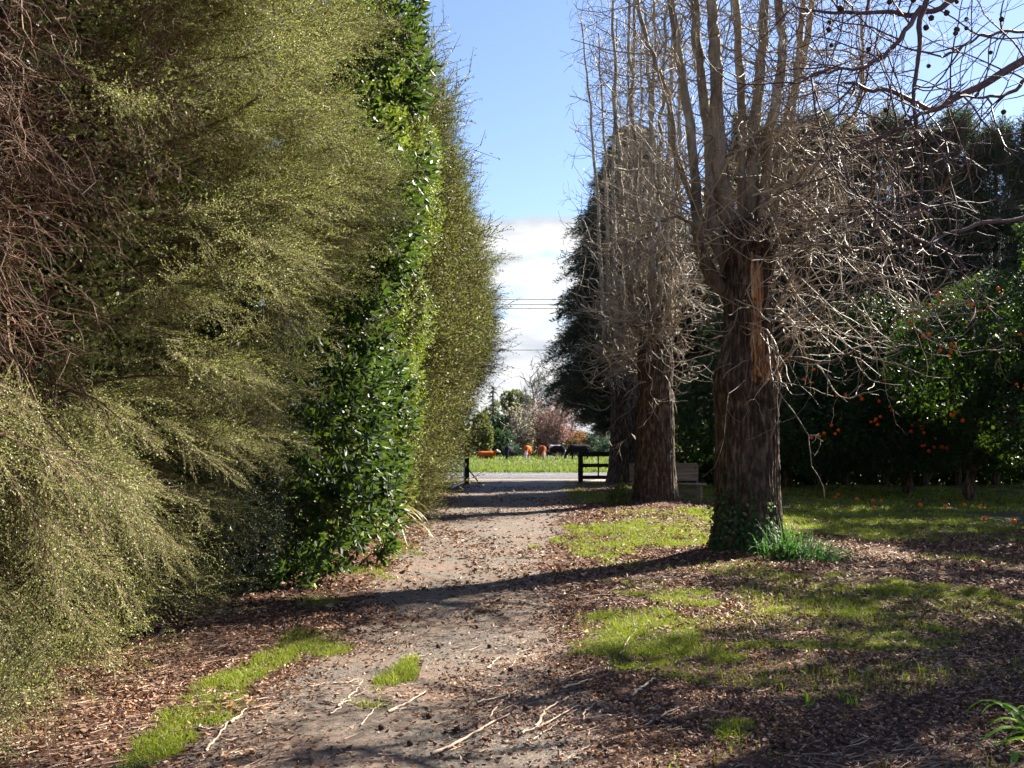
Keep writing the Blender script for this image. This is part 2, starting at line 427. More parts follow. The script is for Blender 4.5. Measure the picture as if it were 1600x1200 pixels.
def groundmat():
    m, nt, N, L = newmat('soil_and_grass')
    tc = N.new('ShaderNodeTexCoord')
    a = N.new('ShaderNodeAttribute'); a.attribute_name = 'grass'
    g2 = N.new('ShaderNodeAttribute'); g2.attribute_name = 'gravel'
    v = N.new('ShaderNodeTexVoronoi'); v.inputs['Scale'].default_value = 28; v.inputs['Randomness'].default_value = 1
    n0 = N.new('ShaderNodeTexNoise'); n0.inputs['Scale'].default_value = 9; n0.inputs['Detail'].default_value = 8; n0.inputs['Roughness'].default_value = .7
    n1 = N.new('ShaderNodeTexNoise'); n1.inputs['Scale'].default_value = .7; n1.inputs['Detail'].default_value = 4
    for q in (v, n0, n1): L.new(tc.outputs['Object'], q.inputs['Vector'])
    sep = N.new('ShaderNodeSeparateColor'); L.new(v.outputs['Color'], sep.inputs[0])
    r1 = ramp(N, [(0, (.020, .010, .007)), (.4, (.055, .028, .017)), (.7, (.12, .065, .04)), (1, (.26, .16, .11))]); L.new(sep.outputs[0], r1.inputs[0])
    r0 = ramp(N, [(.3, (.028, .014, .009)), (.55, (.085, .046, .028)), (.75, (.20, .12, .075))]); L.new(n0.outputs['Fac'], r0.inputs[0])
    soil = mixc(N, L, r1.outputs[0], r0.outputs[0], .55)
    rg = ramp(N, [(.3, (.022, .036, .008)), (.55, (.055, .085, .016)), (.75, (.12, .14, .035))]); L.new(n0.outputs['Fac'], rg.inputs[0])
    rv = ramp(N, [(.3, (.18, .15, .12)), (.7, (.38, .33, .28))]); L.new(n0.outputs['Fac'], rv.inputs[0])
    c = mixc(N, L, soil, rg.outputs[0], a.outputs['Fac']); c = mixc(N, L, c, rv.outputs[0], g2.outputs['Fac'])
    p = N.new('ShaderNodeBsdfPrincipled'); L.new(c, p.inputs['Base Color']); p.inputs['Roughness'].default_value = .9
    p.inputs['Specular IOR Level'].default_value = .15
    b = N.new('ShaderNodeBump'); b.inputs['Strength'].default_value = .9; b.inputs['Distance'].default_value = .025
    L.new(n0.outputs['Fac'], b.inputs['Height']); L.new(b.outputs[0], p.inputs['Normal'])
    o = N.new('ShaderNodeOutputMaterial'); L.new(p.outputs[0], o.inputs[0])
    return m


gm = grass_mask(GV[:, 0], GV[:, 1])
grav = sst(37, 38.2, GV[:, 1]) * (1 - sst(41.6, 42, GV[:, 1])) * .9 + 0 * gm
g = MB(); g.add(GV, [quads], 0, True)
tag(g.build('ground', groundmat(), attrs={'grass': gm * (1 - grav), 'gravel': grav}), None, None, kind='structure')


def drivemat():
    m, nt, N, L = newmat('worn_tarseal')
    tc = N.new('ShaderNodeTexCoord')
    def nz(s, d=6, r=.6):
        n = N.new('ShaderNodeTexNoise'); n.inputs['Scale'].default_value = s; n.inputs['Detail'].default_value = d; n.inputs['Roughness'].default_value = r
        L.new(tc.outputs['Object'], n.inputs['Vector']); return n
    n0 = nz(45, 4, .8); n1 = nz(1.1, 5, .65); n2 = nz(14, 6, .75)
    r0 = ramp(N, [(.32, (.035, .029, .025)), (.5, (.088, .073, .059)), (.7, (.26, .212, .165))]); L.new(n0.outputs['Fac'], r0.inputs[0])
    r2 = ramp(N, [(.35, (.07, .045, .03)), (.6, (.20, .13, .09)), (.8, (.36, .25, .17))]); L.new(n2.outputs['Fac'], r2.inputs[0])
    f = ramp(N, [(.42, (0, 0, 0)), (.66, (1, 1, 1))]); L.new(n1.outputs['Fac'], f.inputs[0])
    c = mixc(N, L, r0.outputs[0], r2.outputs[0], f.outputs[0])
    p = N.new('ShaderNodeBsdfPrincipled'); L.new(c, p.inputs['Base Color']); p.inputs['Roughness'].default_value = .75; p.inputs['Specular IOR Level'].default_value = .3
    b = N.new('ShaderNodeBump'); b.inputs['Strength'].default_value = .9; b.inputs['Distance'].default_value = .012
    L.new(n0.outputs['Fac'], b.inputs['Height']); L.new(b.outputs[0], p.inputs['Normal'])
    o = N.new('ShaderNodeOutputMaterial'); L.new(p.outputs[0], o.inputs[0])
    return m


cx = GV[quads][:, :, 0].mean(1); cy = GV[quads][:, :, 1].mean(1)
l, r = drive_edges(cy)
wob = (fbm(cx * 1.2 + 50, cy * 1.2, 4) - .5) * 1.0
keep = (cx > l + wob) & (cx < r + wob * .8) & (cy > -1) & (cy < 40.5) & (grass_mask(cx, cy) < .35)
dq = quads[keep]; un, inv = np.unique(dq, return_inverse=True)
g = MB(); g.add(GV[un] + np.array([0, 0, .006]), [inv.reshape(-1, 4)], 0, True)
tag(g.build('driveway', drivemat()), None, None, kind='structure')

# the road across the end of the drive
M_road = noisemat('road_tarseal', [(.35, (.07, .07, .08)), (.65, (.13, .13, .145))], 30, .8, .5, .01, spec=.2)
M_paint = noisemat('road_paint', [(.3, (.55, .55, .55)), (.7, (.8, .8, .8))], 12, .6, 0)
g = MB(); rx = np.linspace(-300, 300, 61); ry = np.array([41.6, 43, 45, 47, 48.4]); A, B = np.meshgrid(rx, ry)
ii = np.arange(A.size).reshape(A.shape); Zr = .03 - ((B - 45) / 3.4) ** 2 * .02 + 0.012
g.add(np.stack([A, B, Zr], -1), [np.stack([ii[:-1, :-1], ii[:-1, 1:], ii[1:, 1:], ii[1:, :-1]], -1).reshape(-1, 4)], 0, True)
g.build('road', M_road)['kind'] = 'structure'
g = MB()
for yy in (41.95, 48.0): g.box((0, yy, .0345 if yy < 45 else .036), (600, .11, .008))
for k in range(-20, 21): g.box((k * 10 + .3, 45, .046), (3.2, .11, .006))
g.build('road_markings', M_paint)['kind'] = 'structure'

# ------------------------------------------------------------------ litter and grass (uncountable)
def scatter(n, x0, x1, y0, y1, dens, rng=R_, pw=1.0):
    out = []
    tot = 0
    while tot < n:
        u = rng.random((n * 2, 2)); y = y0 + (y1 - y0) * u[:, 1] ** pw; w = np.minimum(1, y * .62 / max(abs(x0), abs(x1)) + .15)
        x = x0 + (x1 - x0) * u[:, 0]
        ok = (np.abs(x) < y * .56 + .6) & (rng.random(n * 2) < dens(x, y))
        out.append(np.stack([x[ok], y[ok]], 1)); tot += ok.sum()
    return np.concatenate(out)[:n]


def onroad(x, y):
    l, r = drive_edges(y)
    return sst(l - .3, l + .5, x) * (1 - sst(r - .5, r + .35, x))


def lit_d(x, y):
    c = fbm(x * 1.7 + 80, y * 1.7, 3)
    d = np.clip(sst(.35, .6, c) * .8 + .35, 0, 1)
    return d * (1 - (.90 - .45 * sst(.45, .65, fbm(x * .9 + 20, y * .5, 3))) * onroad(x, y)) * (1 - .72 * grass_mask(x, y)) * (1 - .75 * sst(15, 17, y) * sst(4, 5, x))


def litter(n, y0, y1, sL, pw, name, mat, ar=.55, hump=.6):
    P = scatter(n, -5, 9, y0, y1, lit_d, pw=pw); n = len(P)
    p = np.stack([P[:, 0], P[:, 1], gz(P[:, 0], P[:, 1]) + R_.uniform(.004, .022, n)], 1)
    th = R_.uniform(0, 2 * PI, n); d = np.stack([np.cos(th), np.sin(th), R_.normal(0, .2, n)], 1); d = unit(d)
    side = unit(np.cross(d, unit(np.stack([R_.normal(0, hump, n), R_.normal(0, hump, n), np.ones(n)], 1))))
    L = sL * np.clip(R_.lognormal(0, .45, n), .3, 1.8)
    g.add(*[(lambda t: t[0])(x_) for x_ in [leafhex(p, d, side, L, L * ar * R_.uniform(.6, 1.2, n), .35, R_.uniform(-.1, .35))]], [leafhex(p[:1], d[:1], side[:1], L[:1], L[:1])[1]]) if False else None
    V, q = leafhex(p, d, side, L, L * ar * R_.uniform(.6, 1.2, n), .35, .2)
    g.add(V, [q], 0)


g = MB()
litter(115000, 3.6, 9.5, .020, 1.3, '', None)
litter(60000, 8, 17, .036, 1.2, '', None)
litter(32000, 15, 34, .048, 1.0, '', None)
litter(700, 9.5, 20, .05, 1.2, '', None, .7)
tag(g.build('leaf_litter', M_lit), 'brown and tan dry leaves carpeting both sides of the drive', 'leaf litter', kind='stuff')

# strips of shed bark, curled and pale
n = 7500
P = scatter(n, -3.4, 6, 3.8, 12, lambda x, y: (1 - .45 * onroad(x, y)) * (1 - .8 * grass_mask(x, y)) * sst(.4, .65, fbm(x * .9 + 11, y * .9, 2)) * (1 - .6 * sst(2, 4, x)), pw=1.2)
p = np.stack([P[:, 0], P[:, 1], gz(P[:, 0], P[:, 1]) + .008], 1)
th = np.where(R_.random(n) < .7, R_.normal(.6, .35, n), R_.uniform(0, PI, n))
T = grow(p, np.stack([np.cos(th), np.sin(th), np.zeros(n)], 1), R_.lognormal(-2.5, .6, n), 4, .18, 0)
T[:, :, 2] = gz(T[:, :, 0], T[:, :, 1]) + .008 + R_.uniform(0, .012, (n, 1))
g = MB(); V, q = tubes(T, taper(n, 5, R_.uniform(.0015, .0045, n), .001), 4); g.add(V, [q], 0)
tag(g.build('bark_litter', M_chip), 'pale thin shreds of twig and bark strewn on the drive', 'bark litter', kind='stuff')


def blades(n, x0, x1, y0, y1, dens, h, w, pw=1.0, lean=.35):
    P = scatter(n, x0, x1, y0, y1, dens, pw=pw); n = len(P)
    p = np.stack([P[:, 0], P[:, 1], gz(P[:, 0], P[:, 1])], 1)
    H = h * R_.lognormal(0, .35, n) * (.5 + 1.0 * fbm(p[:, 0] * 2.5, p[:, 1] * 2.5, 2)); a = R_.uniform(0, 2 * PI, n); s = np.stack([np.cos(a), np.sin(a), 0 * a], 1) * (w * R_.uniform(.6, 1.3, n))[:, None] / 2
    ln = R_.normal(0, lean, (n, 2)); ln3 = np.concatenate([ln, np.zeros((n, 1))], 1) * H[:, None]
    m = p + ln3 * .35 + np.array([0, 0, 1]) * H[:, None] * .6; t = p + ln3 * 1.1 + np.array([0, 0, 1]) * H[:, None] * .95
    V = np.stack([p - s, p + s, m + s * .8, m - s * .8, t], 1).reshape(-1, 3)
    o = np.arange(n)[:, None] * 5
    return V, [o + np.array([[0, 1, 2, 3]]), o + np.array([[3, 2, 4]])]


g = MB()
gd = lambda x, y: grass_mask(x, y) ** 1.5
g.add(*blades(62000, -3.2, 6, 3.8, 12, gd, .030, .0038, 1.2, .6))
g.add(*blades(60000, -3.5, 9, 11, 22, gd, .038, .007, 1.0, .6))
g.add(*blades(50000, -4, 18, 21, 38, gd, .055, .014, 1.0, .6))
gsp = lambda x, y: .5 * sst(.5, .7, fbm(x * 1.1 + 9, y * 1.1, 3)) * sst(.4, 1.2, x)
g.add(*blades(9000, -3, 7, 4, 13, gsp, .045, .005, 1.2))
tag(g.build('grass', M_grass), 'short bright green grass in patches beside the drive and lawn', 'grass', kind='stuff')
g = MB()
pd = lambda x, y: .35 + .65 * sst(.4, .6, fbm(x * .25, y * .25, 2))
g.add(*blades(60000, -30, 40, 48.7, 66, pd, .17, .045, 1.2, .5))
g.add(*blades(30000, -60, 60, 60, 125, pd, .13, .10, 1.0, .5))
tag(g.build('pasture_grass', M_grassfar), 'long sunlit pasture grass across the road', 'grass', kind='stuff')

# ------------------------------------------------------------------ tea tree hedge (left)
rt = np.random.default_rng(21)
TPL = [spray_tpl(rt, leafL=.0165, leafW=.0070, gap=.0145, nb=14) for _ in range(5)]
TPLF = [spray_tpl(rt, L=1.05, nb=11, leafL=.045, leafW=.016, gap=.045, droop=.05, stem_r=.004) for _ in range(4)]


def stampall(mb, tpls, pos, d, up, roll, sc, rng):
    k = rng.integers(0, len(tpls), len(pos)); Fm = frames(d, up, roll)
    for i, t in enumerate(tpls):
        s = k == i
        if s.any(): inst(mb, t, pos[s], Fm[s], sc[s])


def face_x(y, z):
    """outer face of the hedge: x as a function of distance and height"""
    b = -2.75 + 1.05 * sst(0.2, 4.2, z) - .9 * sst(7.5, 10, z)
    b = b + .26 * (fbm(y * .5 + 3, z * .5 + 8, 2) - .5) * 2 + .34 * (fbm(y * 1.9 + 3, z * 1.4 + 8, 3) - .5) * 2
    b = b + .30 * (1 - sst(.0, .55, z)) * (y < 9)
    return b


# near tea tree
t_near = thing('tea_tree', (-4.3, 8.2, 0), 'huge feathery grey-green tea tree filling the left, with brown dead twigs in its hollow', 'tree', 'hedge trees along the drive')
NP = 480
y = rt.uniform(3.9, 11.9, NP * 3); z = rt.uniform(.0, 9.3, NP * 3)
hole = np.maximum(np.exp(-(((y - 5.6) / 1.45) ** 2 + ((z - 2.7) / 1.2) ** 2) ** 2), .97 * (1 - sst(5.3, 6.5, y + .35 * (fbm(z * 1.3, z * 0, 2) - .5) * 4)) * sst(1.35, 1.8, z))
edge = 11.0 - 1.3 * (1 - sst(.5, 4.5, z)) + 2.6 * (fbm(z * 1.2, z * 0 + 4, 2) - .5)
kp = (rt.random(len(y)) > hole * 1.1) & (y < edge)
y, z = y[kp][:NP], z[kp][:NP]; n = len(y)
fl = sst(5.0, 8.0, y)
pd_ = unit(np.stack([np.full(n, .75), -.5 + 1.3 * (fbm(y * .7 + 60, z * .7, 2) - .5) + rt.normal(0, .15, n), (-.75 * (1 - fl) + .30 * fl) + 1.3 * (fbm(y * .6 + 90, z * .7, 2) - .5) + rt.normal(0, .15, n) - .35 * (z < 1.3)], 1))
L_p = rt.uniform(.9, 1.7, n)
tip = np.stack([face_x(y, z) + rt.normal(-.05, .2, n), y, z], 1)
PL = grow(tip - pd_ * L_p[:, None], pd_, L_p, 10, .09, -.02, rt)
k_s = 15; ui = rt.uniform(2.0, 10, (n, k_s)); a_ = np.floor(np.minimum(ui, 9.999)).astype(int); fr = (ui - a_)[..., None]
ar = np.arange(n)[:, None]; pos = PL[ar, a_] * (1 - fr) + PL[ar, a_ + 1] * fr; td = unit(PL[ar, a_ + 1] - PL[ar, a_])
sd = unit(td + .75 * rdir(n * k_s, rt).reshape(n, k_s, 3) * np.array([.8, 1, .7]) * (1.15 - .05 * ui[..., None]))
pos = pos.reshape(-1, 3); sd = sd.reshape(-1, 3); ok = pos[:, 2] > .08; pos, sd = pos[ok], sd[ok]
sd[:, 2] = np.where(pos[:, 2] < .35, np.abs(sd[:, 2]), sd[:, 2])
g = MB(); stampall(g, TPL, pos, sd, (0, 0, 1), rt.normal(0, .6, len(pos)), rt.uniform(.65, 1.1, len(pos)), rt)
V, q = tubes(PL, taper(n, 11, .010, .003), 4); g.add(V, [q], 1)
# the older foliage further in, behind the outer sprays
n = 60000; y2 = rt.uniform(6.6, 12.2, n); z2 = rt.uniform(.15, 9.6, n); x2 = face_x(y2, z2) - 1.05 - np.abs(rt.normal(0, .5, n))
kk = ~((y2 < 7.6) & (z2 > 1.4) & (z2 < 4.4) & (x2 > -4.1)); p2_ = np.stack([x2, y2, z2], 1)[kk]; d2 = rdir(len(p2_), rt)
V, q = leafquads(p2_, d2, perp(d2, rt), .06, .03); g.add(V, [q], 0)
g.build('crown', [M_tea, M_teastem], t_near)
# dead twigs of the hollow
n = 5200
y = rt.normal(5.7, 1.1, n); z = np.clip(rt.normal(3.0, 1.35, n), .5, 7); x = face_x(y, z) - .55 - rt.uniform(0, .9, n)
dd = unit(np.stack([rt.normal(.6, .5, n), rt.normal(-.1, .6, n), rt.normal(-.15, .6, n)], 1))
kk = fbm(y * 1.6, z * 1.6 + 30, 2) > .46; x, y, z, dd = x[kk], y[kk], z[kk], dd[kk]; n = len(x)
B1 = grow(np.stack([x, y, z], 1), dd, rt.uniform(.25, .75, n), 6, .42, -.05, rt)
st_i = rt.integers(1, 6, n * 3); src = rt.integers(0, n, n * 3)
B2 = grow(B1[src, st_i], unit(rdir(n * 3, rt) + .6 * (B1[src, st_i] - B1[src, st_i - 1]) / .1), rt.uniform(.08, .28, n * 3), 4, .35, -.05, rt)
g = MB(); V, q = tubes(B1, taper(n, 7, rt.uniform(.0018, .0045, n), .001), 3); g.add(V, [q]); V, q = tubes(B2, taper(n * 3, 5, .0018, .0008), 3); g.add(V, [q])
# long arching dead branches
n = 46
y = rt.uniform(4.6, 8, n); z = rt.uniform(1.2, 4.6, n)
B3 = grow(np.stack([np.full(n, -3.9), y, z], 1), np.stack([np.ones(n), rt.normal(-.2, .3, n), rt.normal(.25, .35, n)], 1), rt.uniform(1.1, 2.1, n), 12, .16, -.10, rt)
V, q = tubes(B3, taper(n, 13, rt.uniform(.008, .02, n), .003), 5); g.add(V, [q])
g.build('dead_branches', M_dead, t_near)
g = MB()
for pts, r0, r1 in ([(-3.95, 8.0, 0), (-4.0, 7.9, 1.2), (-4.05, 7.8, 2.4), (-3.9, 7.7, 4.2), (-3.6, 7.6, 6.5)], .13, .05), ([(-4.0, 7.9, 1.1), (-3.6, 7.3, 1.7), (-3.1, 6.6, 1.9), (-2.7, 6.0, 2.4)], .06, .015), ([(-3.9, 7.9, .7), (-3.5, 6.9, 1.3), (-3.2, 6.2, 1.35), (-2.8, 5.6, 1.2)], .06, .015), ([(-4.0, 7.8, 2.6), (-3.7, 7.0, 3.3), (-3.2, 6.3, 3.9)], .05, .015):
    S = spline(pts, 26); S[1:] += rt.normal(0, .015, S[1:].shape); V, q = tubes(S[None], taper(1, 26, r0, r1), 10); g.add(V, [q], 0, True)
g.build('trunk', M_bark, t_near)

# dark leafy shrubs behind the hollow close the view
def leaf_shell(mb, lobes, n, L, W, rng, droop=0, whorl=0, hexa=True, mat=0, keepf=None, inner=.8, upb=0.0):
    P, Nn = lobes_pts(lobes, n, rng, inner=inner)
    if keepf is not None:
        k = keepf(P, Nn); P, Nn = P[k], Nn[k]; n = len(P)
    if whorl:
        ax = unit(Nn + rng.normal(0, .35, Nn.shape) + np.array([0, 0, upb]))
        P = np.repeat(P, whorl, 0); A = np.repeat(ax, whorl, 0); m = len(P)
        ph = np.tile(np.arange(whorl) * 2.4, n) + np.repeat(rng.uniform(0, 6, n), whorl)
        u = perp(ax, rng); u = np.repeat(u, whorl, 0); w = np.cross(A, u)
        rad = u * np.cos(ph)[:, None] + w * np.sin(ph)[:, None]
        t = np.tile(np.linspace(0, 1, whorl), n)
        d = unit(rad + A * (.35 + .9 * t)[:, None] + np.array([0, 0, -droop]))
        P = P + A * (t * L * 1.3)[:, None]
        side = unit(np.cross(d, A) + 1e-4)
    else:
        m = len(P); d = unit(Nn * .5 + rng.normal(0, .6, Nn.shape) + np.array([0, 0, -droop])); side = perp(d, rng)
    Ls = L * rng.uniform(.65, 1.25, m); Ws = W * rng.uniform(.7, 1.2, m)
    V, q = (leafhex if hexa else leafquads)(P, d, side, Ls, Ws)
    mb.add(V, [q], mat)


def simple_trunk(mb, base, top, r, rng, n=10, k=8, wob=.04, mat=0):
    S = spline([base, (np.array(base) + np.array(top)) / 2 + rng.normal(0, wob, 3), top], n)
    V, q = tubes(S[None], taper(1, n, r, r * .4), k); mb.add(V, [q], mat, True)


t = thing('laurel_shrub', (-5.3, 6.6, 0), 'dark glossy shrub behind the dead twigs at the left edge', 'shrub', 'hedge trees along the drive')
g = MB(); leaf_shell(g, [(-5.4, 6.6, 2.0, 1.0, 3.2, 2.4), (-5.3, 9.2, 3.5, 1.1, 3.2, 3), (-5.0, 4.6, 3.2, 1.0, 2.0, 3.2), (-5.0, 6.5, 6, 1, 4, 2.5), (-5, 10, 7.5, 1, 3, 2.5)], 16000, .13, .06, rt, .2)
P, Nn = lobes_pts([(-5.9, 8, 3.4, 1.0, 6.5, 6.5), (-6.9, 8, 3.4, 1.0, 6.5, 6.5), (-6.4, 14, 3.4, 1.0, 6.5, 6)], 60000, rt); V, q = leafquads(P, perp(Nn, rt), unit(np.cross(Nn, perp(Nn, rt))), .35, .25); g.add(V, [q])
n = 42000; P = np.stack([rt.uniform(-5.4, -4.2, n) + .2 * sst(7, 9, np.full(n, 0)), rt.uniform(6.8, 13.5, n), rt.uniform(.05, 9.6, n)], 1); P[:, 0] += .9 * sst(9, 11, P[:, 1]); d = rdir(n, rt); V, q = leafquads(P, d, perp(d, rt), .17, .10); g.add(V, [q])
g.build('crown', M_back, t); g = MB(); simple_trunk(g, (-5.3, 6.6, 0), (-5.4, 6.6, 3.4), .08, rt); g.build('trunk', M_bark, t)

# laurel (big glossy leaves) and privet (small lime leaves) woven into the hedge
def lobechain(pts):
    return [tuple(p) for p in pts]


t = thing('laurel_tree', (-3.4, 12.6, 0), 'tall laurel with big glossy dark leaves between the near tea tree and the lime privet', 'tree', 'hedge trees along the drive')
g = MB()
lob = [(-2.3, 12.0, .7, .6, 1.2, .9), (-2.45, 11.5, 1.7, .65, 1.2, 1.0), (-2.35, 12.9, 1.8, .7, 1.0, 1.2), (-2.45, 12.0, 3.0, .7, .9, .9), (-2.25, 12.2, 4.0, .75, .8, .8), (-2.1, 12.5, 5.0, .8, .8, .8), (-2.15, 12.4, 5.9, .75, .8, .8), (-2.05, 12.5, 6.8, .6, .7, .7), (-2.1, 12.5, 7.6, .45, .5, .6), (-2.9, 12.5, 4.5, .9, 1, 3.8)]
lob = [(a + .27, b - .1, c, d * 1.05, e, f) for a, b, c, d, e, f in lob]
leaf_shell(g, lob, 4200, .115, .052, rt, .15, whorl=7, keepf=lambda P, Nn: (Nn[:, 0] > -.5) & (fbm(P[:, 1] * 1.8 + P[:, 0], P[:, 2] * 1.8, 2) > .42), upb=.4)
leaf_shell(g, [(a + -.25, b, c, d * .85, e * .9, f * .9) for a, b, c, d, e, f in lob], 5000, .12, .06, rt, .2)
g.build('crown', M_bay, t)
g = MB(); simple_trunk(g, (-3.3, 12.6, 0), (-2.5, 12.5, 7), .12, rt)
st = lobes_pts(lob, 160, rt)[0]; B = grow(st - np.array([.5, 0, .3]), np.tile([.8, -.1, .6], (160, 1)), .8, 4, .2, .05, rt); V, q = tubes(B, taper(160, 5, .012, .005), 4); g.add(V, [q]); g.build('trunk', M_limb, t)

t = thing('privet_tree', (-3.2, 16.5, 0), 'lime-green small-leaved privet catching the sun midway along the hedge', 'tree', 'hedge trees along the drive')
g = MB()
lob = [(-2.5, 14.6, .9, .8, 1.4, 1.1), (-2.3, 15.6, 2.1, .95, 1.7, 1.3), (-2.2, 15.6, 3.6, 1.0, 1.7, 1.3), (-1.95, 15.2, 5.0, .9, 1.4, 1.2), (-1.95, 14.8, 6.2, .85, 1.2, 1.0), (-2.3, 16.5, 1.0, .75, 1.5, 1.1), (-1.85, 16.2, 5.9, .7, 1.1, 1.0)]
leaf_shell(g, lob, 10500, .042, .021, rt, .1, whorl=7, hexa=False, keepf=lambda P, Nn: (Nn[:, 0] > -.4) & (fbm(P[:, 1] * 1.5 + P[:, 0], P[:, 2] * 1.5, 2) > .47), upb=.3)
leaf_shell(g, [(a - .25, b, c, d * .85, e * .9, f * .9) for a, b, c, d, e, f in lob], 11000, .07, .035, rt, .1, hexa=False)
g.build('crown', M_lime, t); g = MB(); simple_trunk(g, (-3.2, 16, 0), (-2.3, 15.6, 6), .1, rt); g.build('trunk', M_bark, t)

t = thing('coprosma_shrub', (-2.75, 10.2, 0), 'low dark shrub with tiny glinting leaves under the tea tree skirt', 'shrub')
g = MB()
lob = [(-2.85, 10.0, .7, .6, 1.3, .75), (-2.8, 10.6, 1.5, .65, 1.0, .8), (-2.85, 10.8, 2.3, .6, .9, .6), (-2.75, 11.2, .5, .5, .7, .55)]
leaf_shell(g, lob, 9500, .028, .016, rt, 0, whorl=6, hexa=False, keepf=lambda P, Nn: (Nn[:, 0] > -.4))
leaf_shell(g, [(a - .1, b, c, d * .85, e * .9, f * .9) for a, b, c, d, e, f in lob], 8000, .06, .03, rt, 0, hexa=False)
g.build('crown', M_dark, t); g = MB(); simple_trunk(g, (-2.9, 10.2, 0), (-2.8, 10.4, 1.4), .05, rt); g.build('trunk', M_bark, t)

t = thing('laurel_sapling', (-2.35, 10.6, 0), 'little broad-leaved seedling at the foot of the dark shrub', 'shrub')
g = MB(); leaf_shell(g, [(-2.3, 10.5, .14, .22, .3, .15), (-2.25, 11.1, .18, .2, .3, .18)], 60, .11, .045, rt, .1, whorl=6, upb=.6); g.build('crown', M_bay, t)


# farther tea trees
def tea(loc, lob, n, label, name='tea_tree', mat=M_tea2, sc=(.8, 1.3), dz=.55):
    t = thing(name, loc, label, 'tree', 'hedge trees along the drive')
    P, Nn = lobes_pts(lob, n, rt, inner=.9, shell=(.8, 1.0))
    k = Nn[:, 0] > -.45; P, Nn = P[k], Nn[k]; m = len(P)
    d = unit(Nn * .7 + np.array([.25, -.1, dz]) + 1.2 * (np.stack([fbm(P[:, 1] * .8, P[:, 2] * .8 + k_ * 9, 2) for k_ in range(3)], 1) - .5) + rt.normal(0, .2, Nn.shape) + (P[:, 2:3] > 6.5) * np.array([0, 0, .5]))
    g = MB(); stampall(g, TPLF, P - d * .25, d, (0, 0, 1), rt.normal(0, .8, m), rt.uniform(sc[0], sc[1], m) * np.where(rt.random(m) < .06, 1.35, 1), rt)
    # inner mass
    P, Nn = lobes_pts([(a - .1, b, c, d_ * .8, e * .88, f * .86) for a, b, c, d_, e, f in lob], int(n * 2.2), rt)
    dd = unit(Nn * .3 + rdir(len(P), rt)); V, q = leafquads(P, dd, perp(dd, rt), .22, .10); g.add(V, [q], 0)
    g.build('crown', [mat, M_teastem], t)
    g = MB(); simple_trunk(g, (loc[0], loc[1], 0), (loc[0] + .6, loc[1], 6.5), .14, rt); g.build('trunk', M_bark, t)
    return t


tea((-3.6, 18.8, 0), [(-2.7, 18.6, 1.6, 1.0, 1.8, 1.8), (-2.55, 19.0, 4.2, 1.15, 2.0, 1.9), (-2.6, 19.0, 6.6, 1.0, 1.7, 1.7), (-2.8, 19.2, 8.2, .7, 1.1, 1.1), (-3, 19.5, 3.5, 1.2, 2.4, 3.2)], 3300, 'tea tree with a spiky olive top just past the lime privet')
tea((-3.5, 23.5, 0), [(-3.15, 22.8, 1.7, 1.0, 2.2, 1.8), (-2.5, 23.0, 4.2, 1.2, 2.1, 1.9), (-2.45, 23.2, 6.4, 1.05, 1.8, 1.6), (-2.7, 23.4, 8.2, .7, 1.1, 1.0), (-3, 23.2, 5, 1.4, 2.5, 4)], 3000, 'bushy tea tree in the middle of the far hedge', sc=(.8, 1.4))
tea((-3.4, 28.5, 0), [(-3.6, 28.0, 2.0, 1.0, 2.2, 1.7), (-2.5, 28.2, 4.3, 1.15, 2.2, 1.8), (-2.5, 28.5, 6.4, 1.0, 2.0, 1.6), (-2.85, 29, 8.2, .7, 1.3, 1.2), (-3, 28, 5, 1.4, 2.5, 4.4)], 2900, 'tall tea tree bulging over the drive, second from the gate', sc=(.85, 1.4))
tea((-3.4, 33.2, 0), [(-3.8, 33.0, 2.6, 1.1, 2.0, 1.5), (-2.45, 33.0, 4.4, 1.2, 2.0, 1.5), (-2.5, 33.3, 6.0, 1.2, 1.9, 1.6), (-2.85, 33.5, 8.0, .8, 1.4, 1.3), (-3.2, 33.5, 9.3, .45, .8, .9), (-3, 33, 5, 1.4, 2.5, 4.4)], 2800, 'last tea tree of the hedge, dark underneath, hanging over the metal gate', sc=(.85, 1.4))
# laurel tufts inside the far part
t = thing('laurel_tree', (-3.3, 25.6, 0), 'glossy laurel poking out of the far hedge low down', 'tree', 'hedge trees along the drive')
g = MB(); leaf_shell(g, [(-2.3, 20.8, 1.2, .6, 1.0, 1.2), (-2.2, 21, 2.9, .55, .8, 1.2), (-1.95, 21, 4.3, .5, .6, 1.0), (-2.6, 25.6, 1.5, .5, 1.2, 1.4), (-1.95, 25.6, 3.2, .6, 1, 1.0)], 2600, .085, .045, rt, .15, whorl=5); g.build('crown', M_bay, t)
g = MB(); simple_trunk(g, (-3.3, 25.6, 0), (-2.3, 25.6, 3), .08, rt); g.build('trunk', M_bark, t); g = MB(); simple_trunk(g, (-3.0, 21, 0), (-2.3, 21, 3.5), .07, rt); g.build('trunk', M_bark, t)

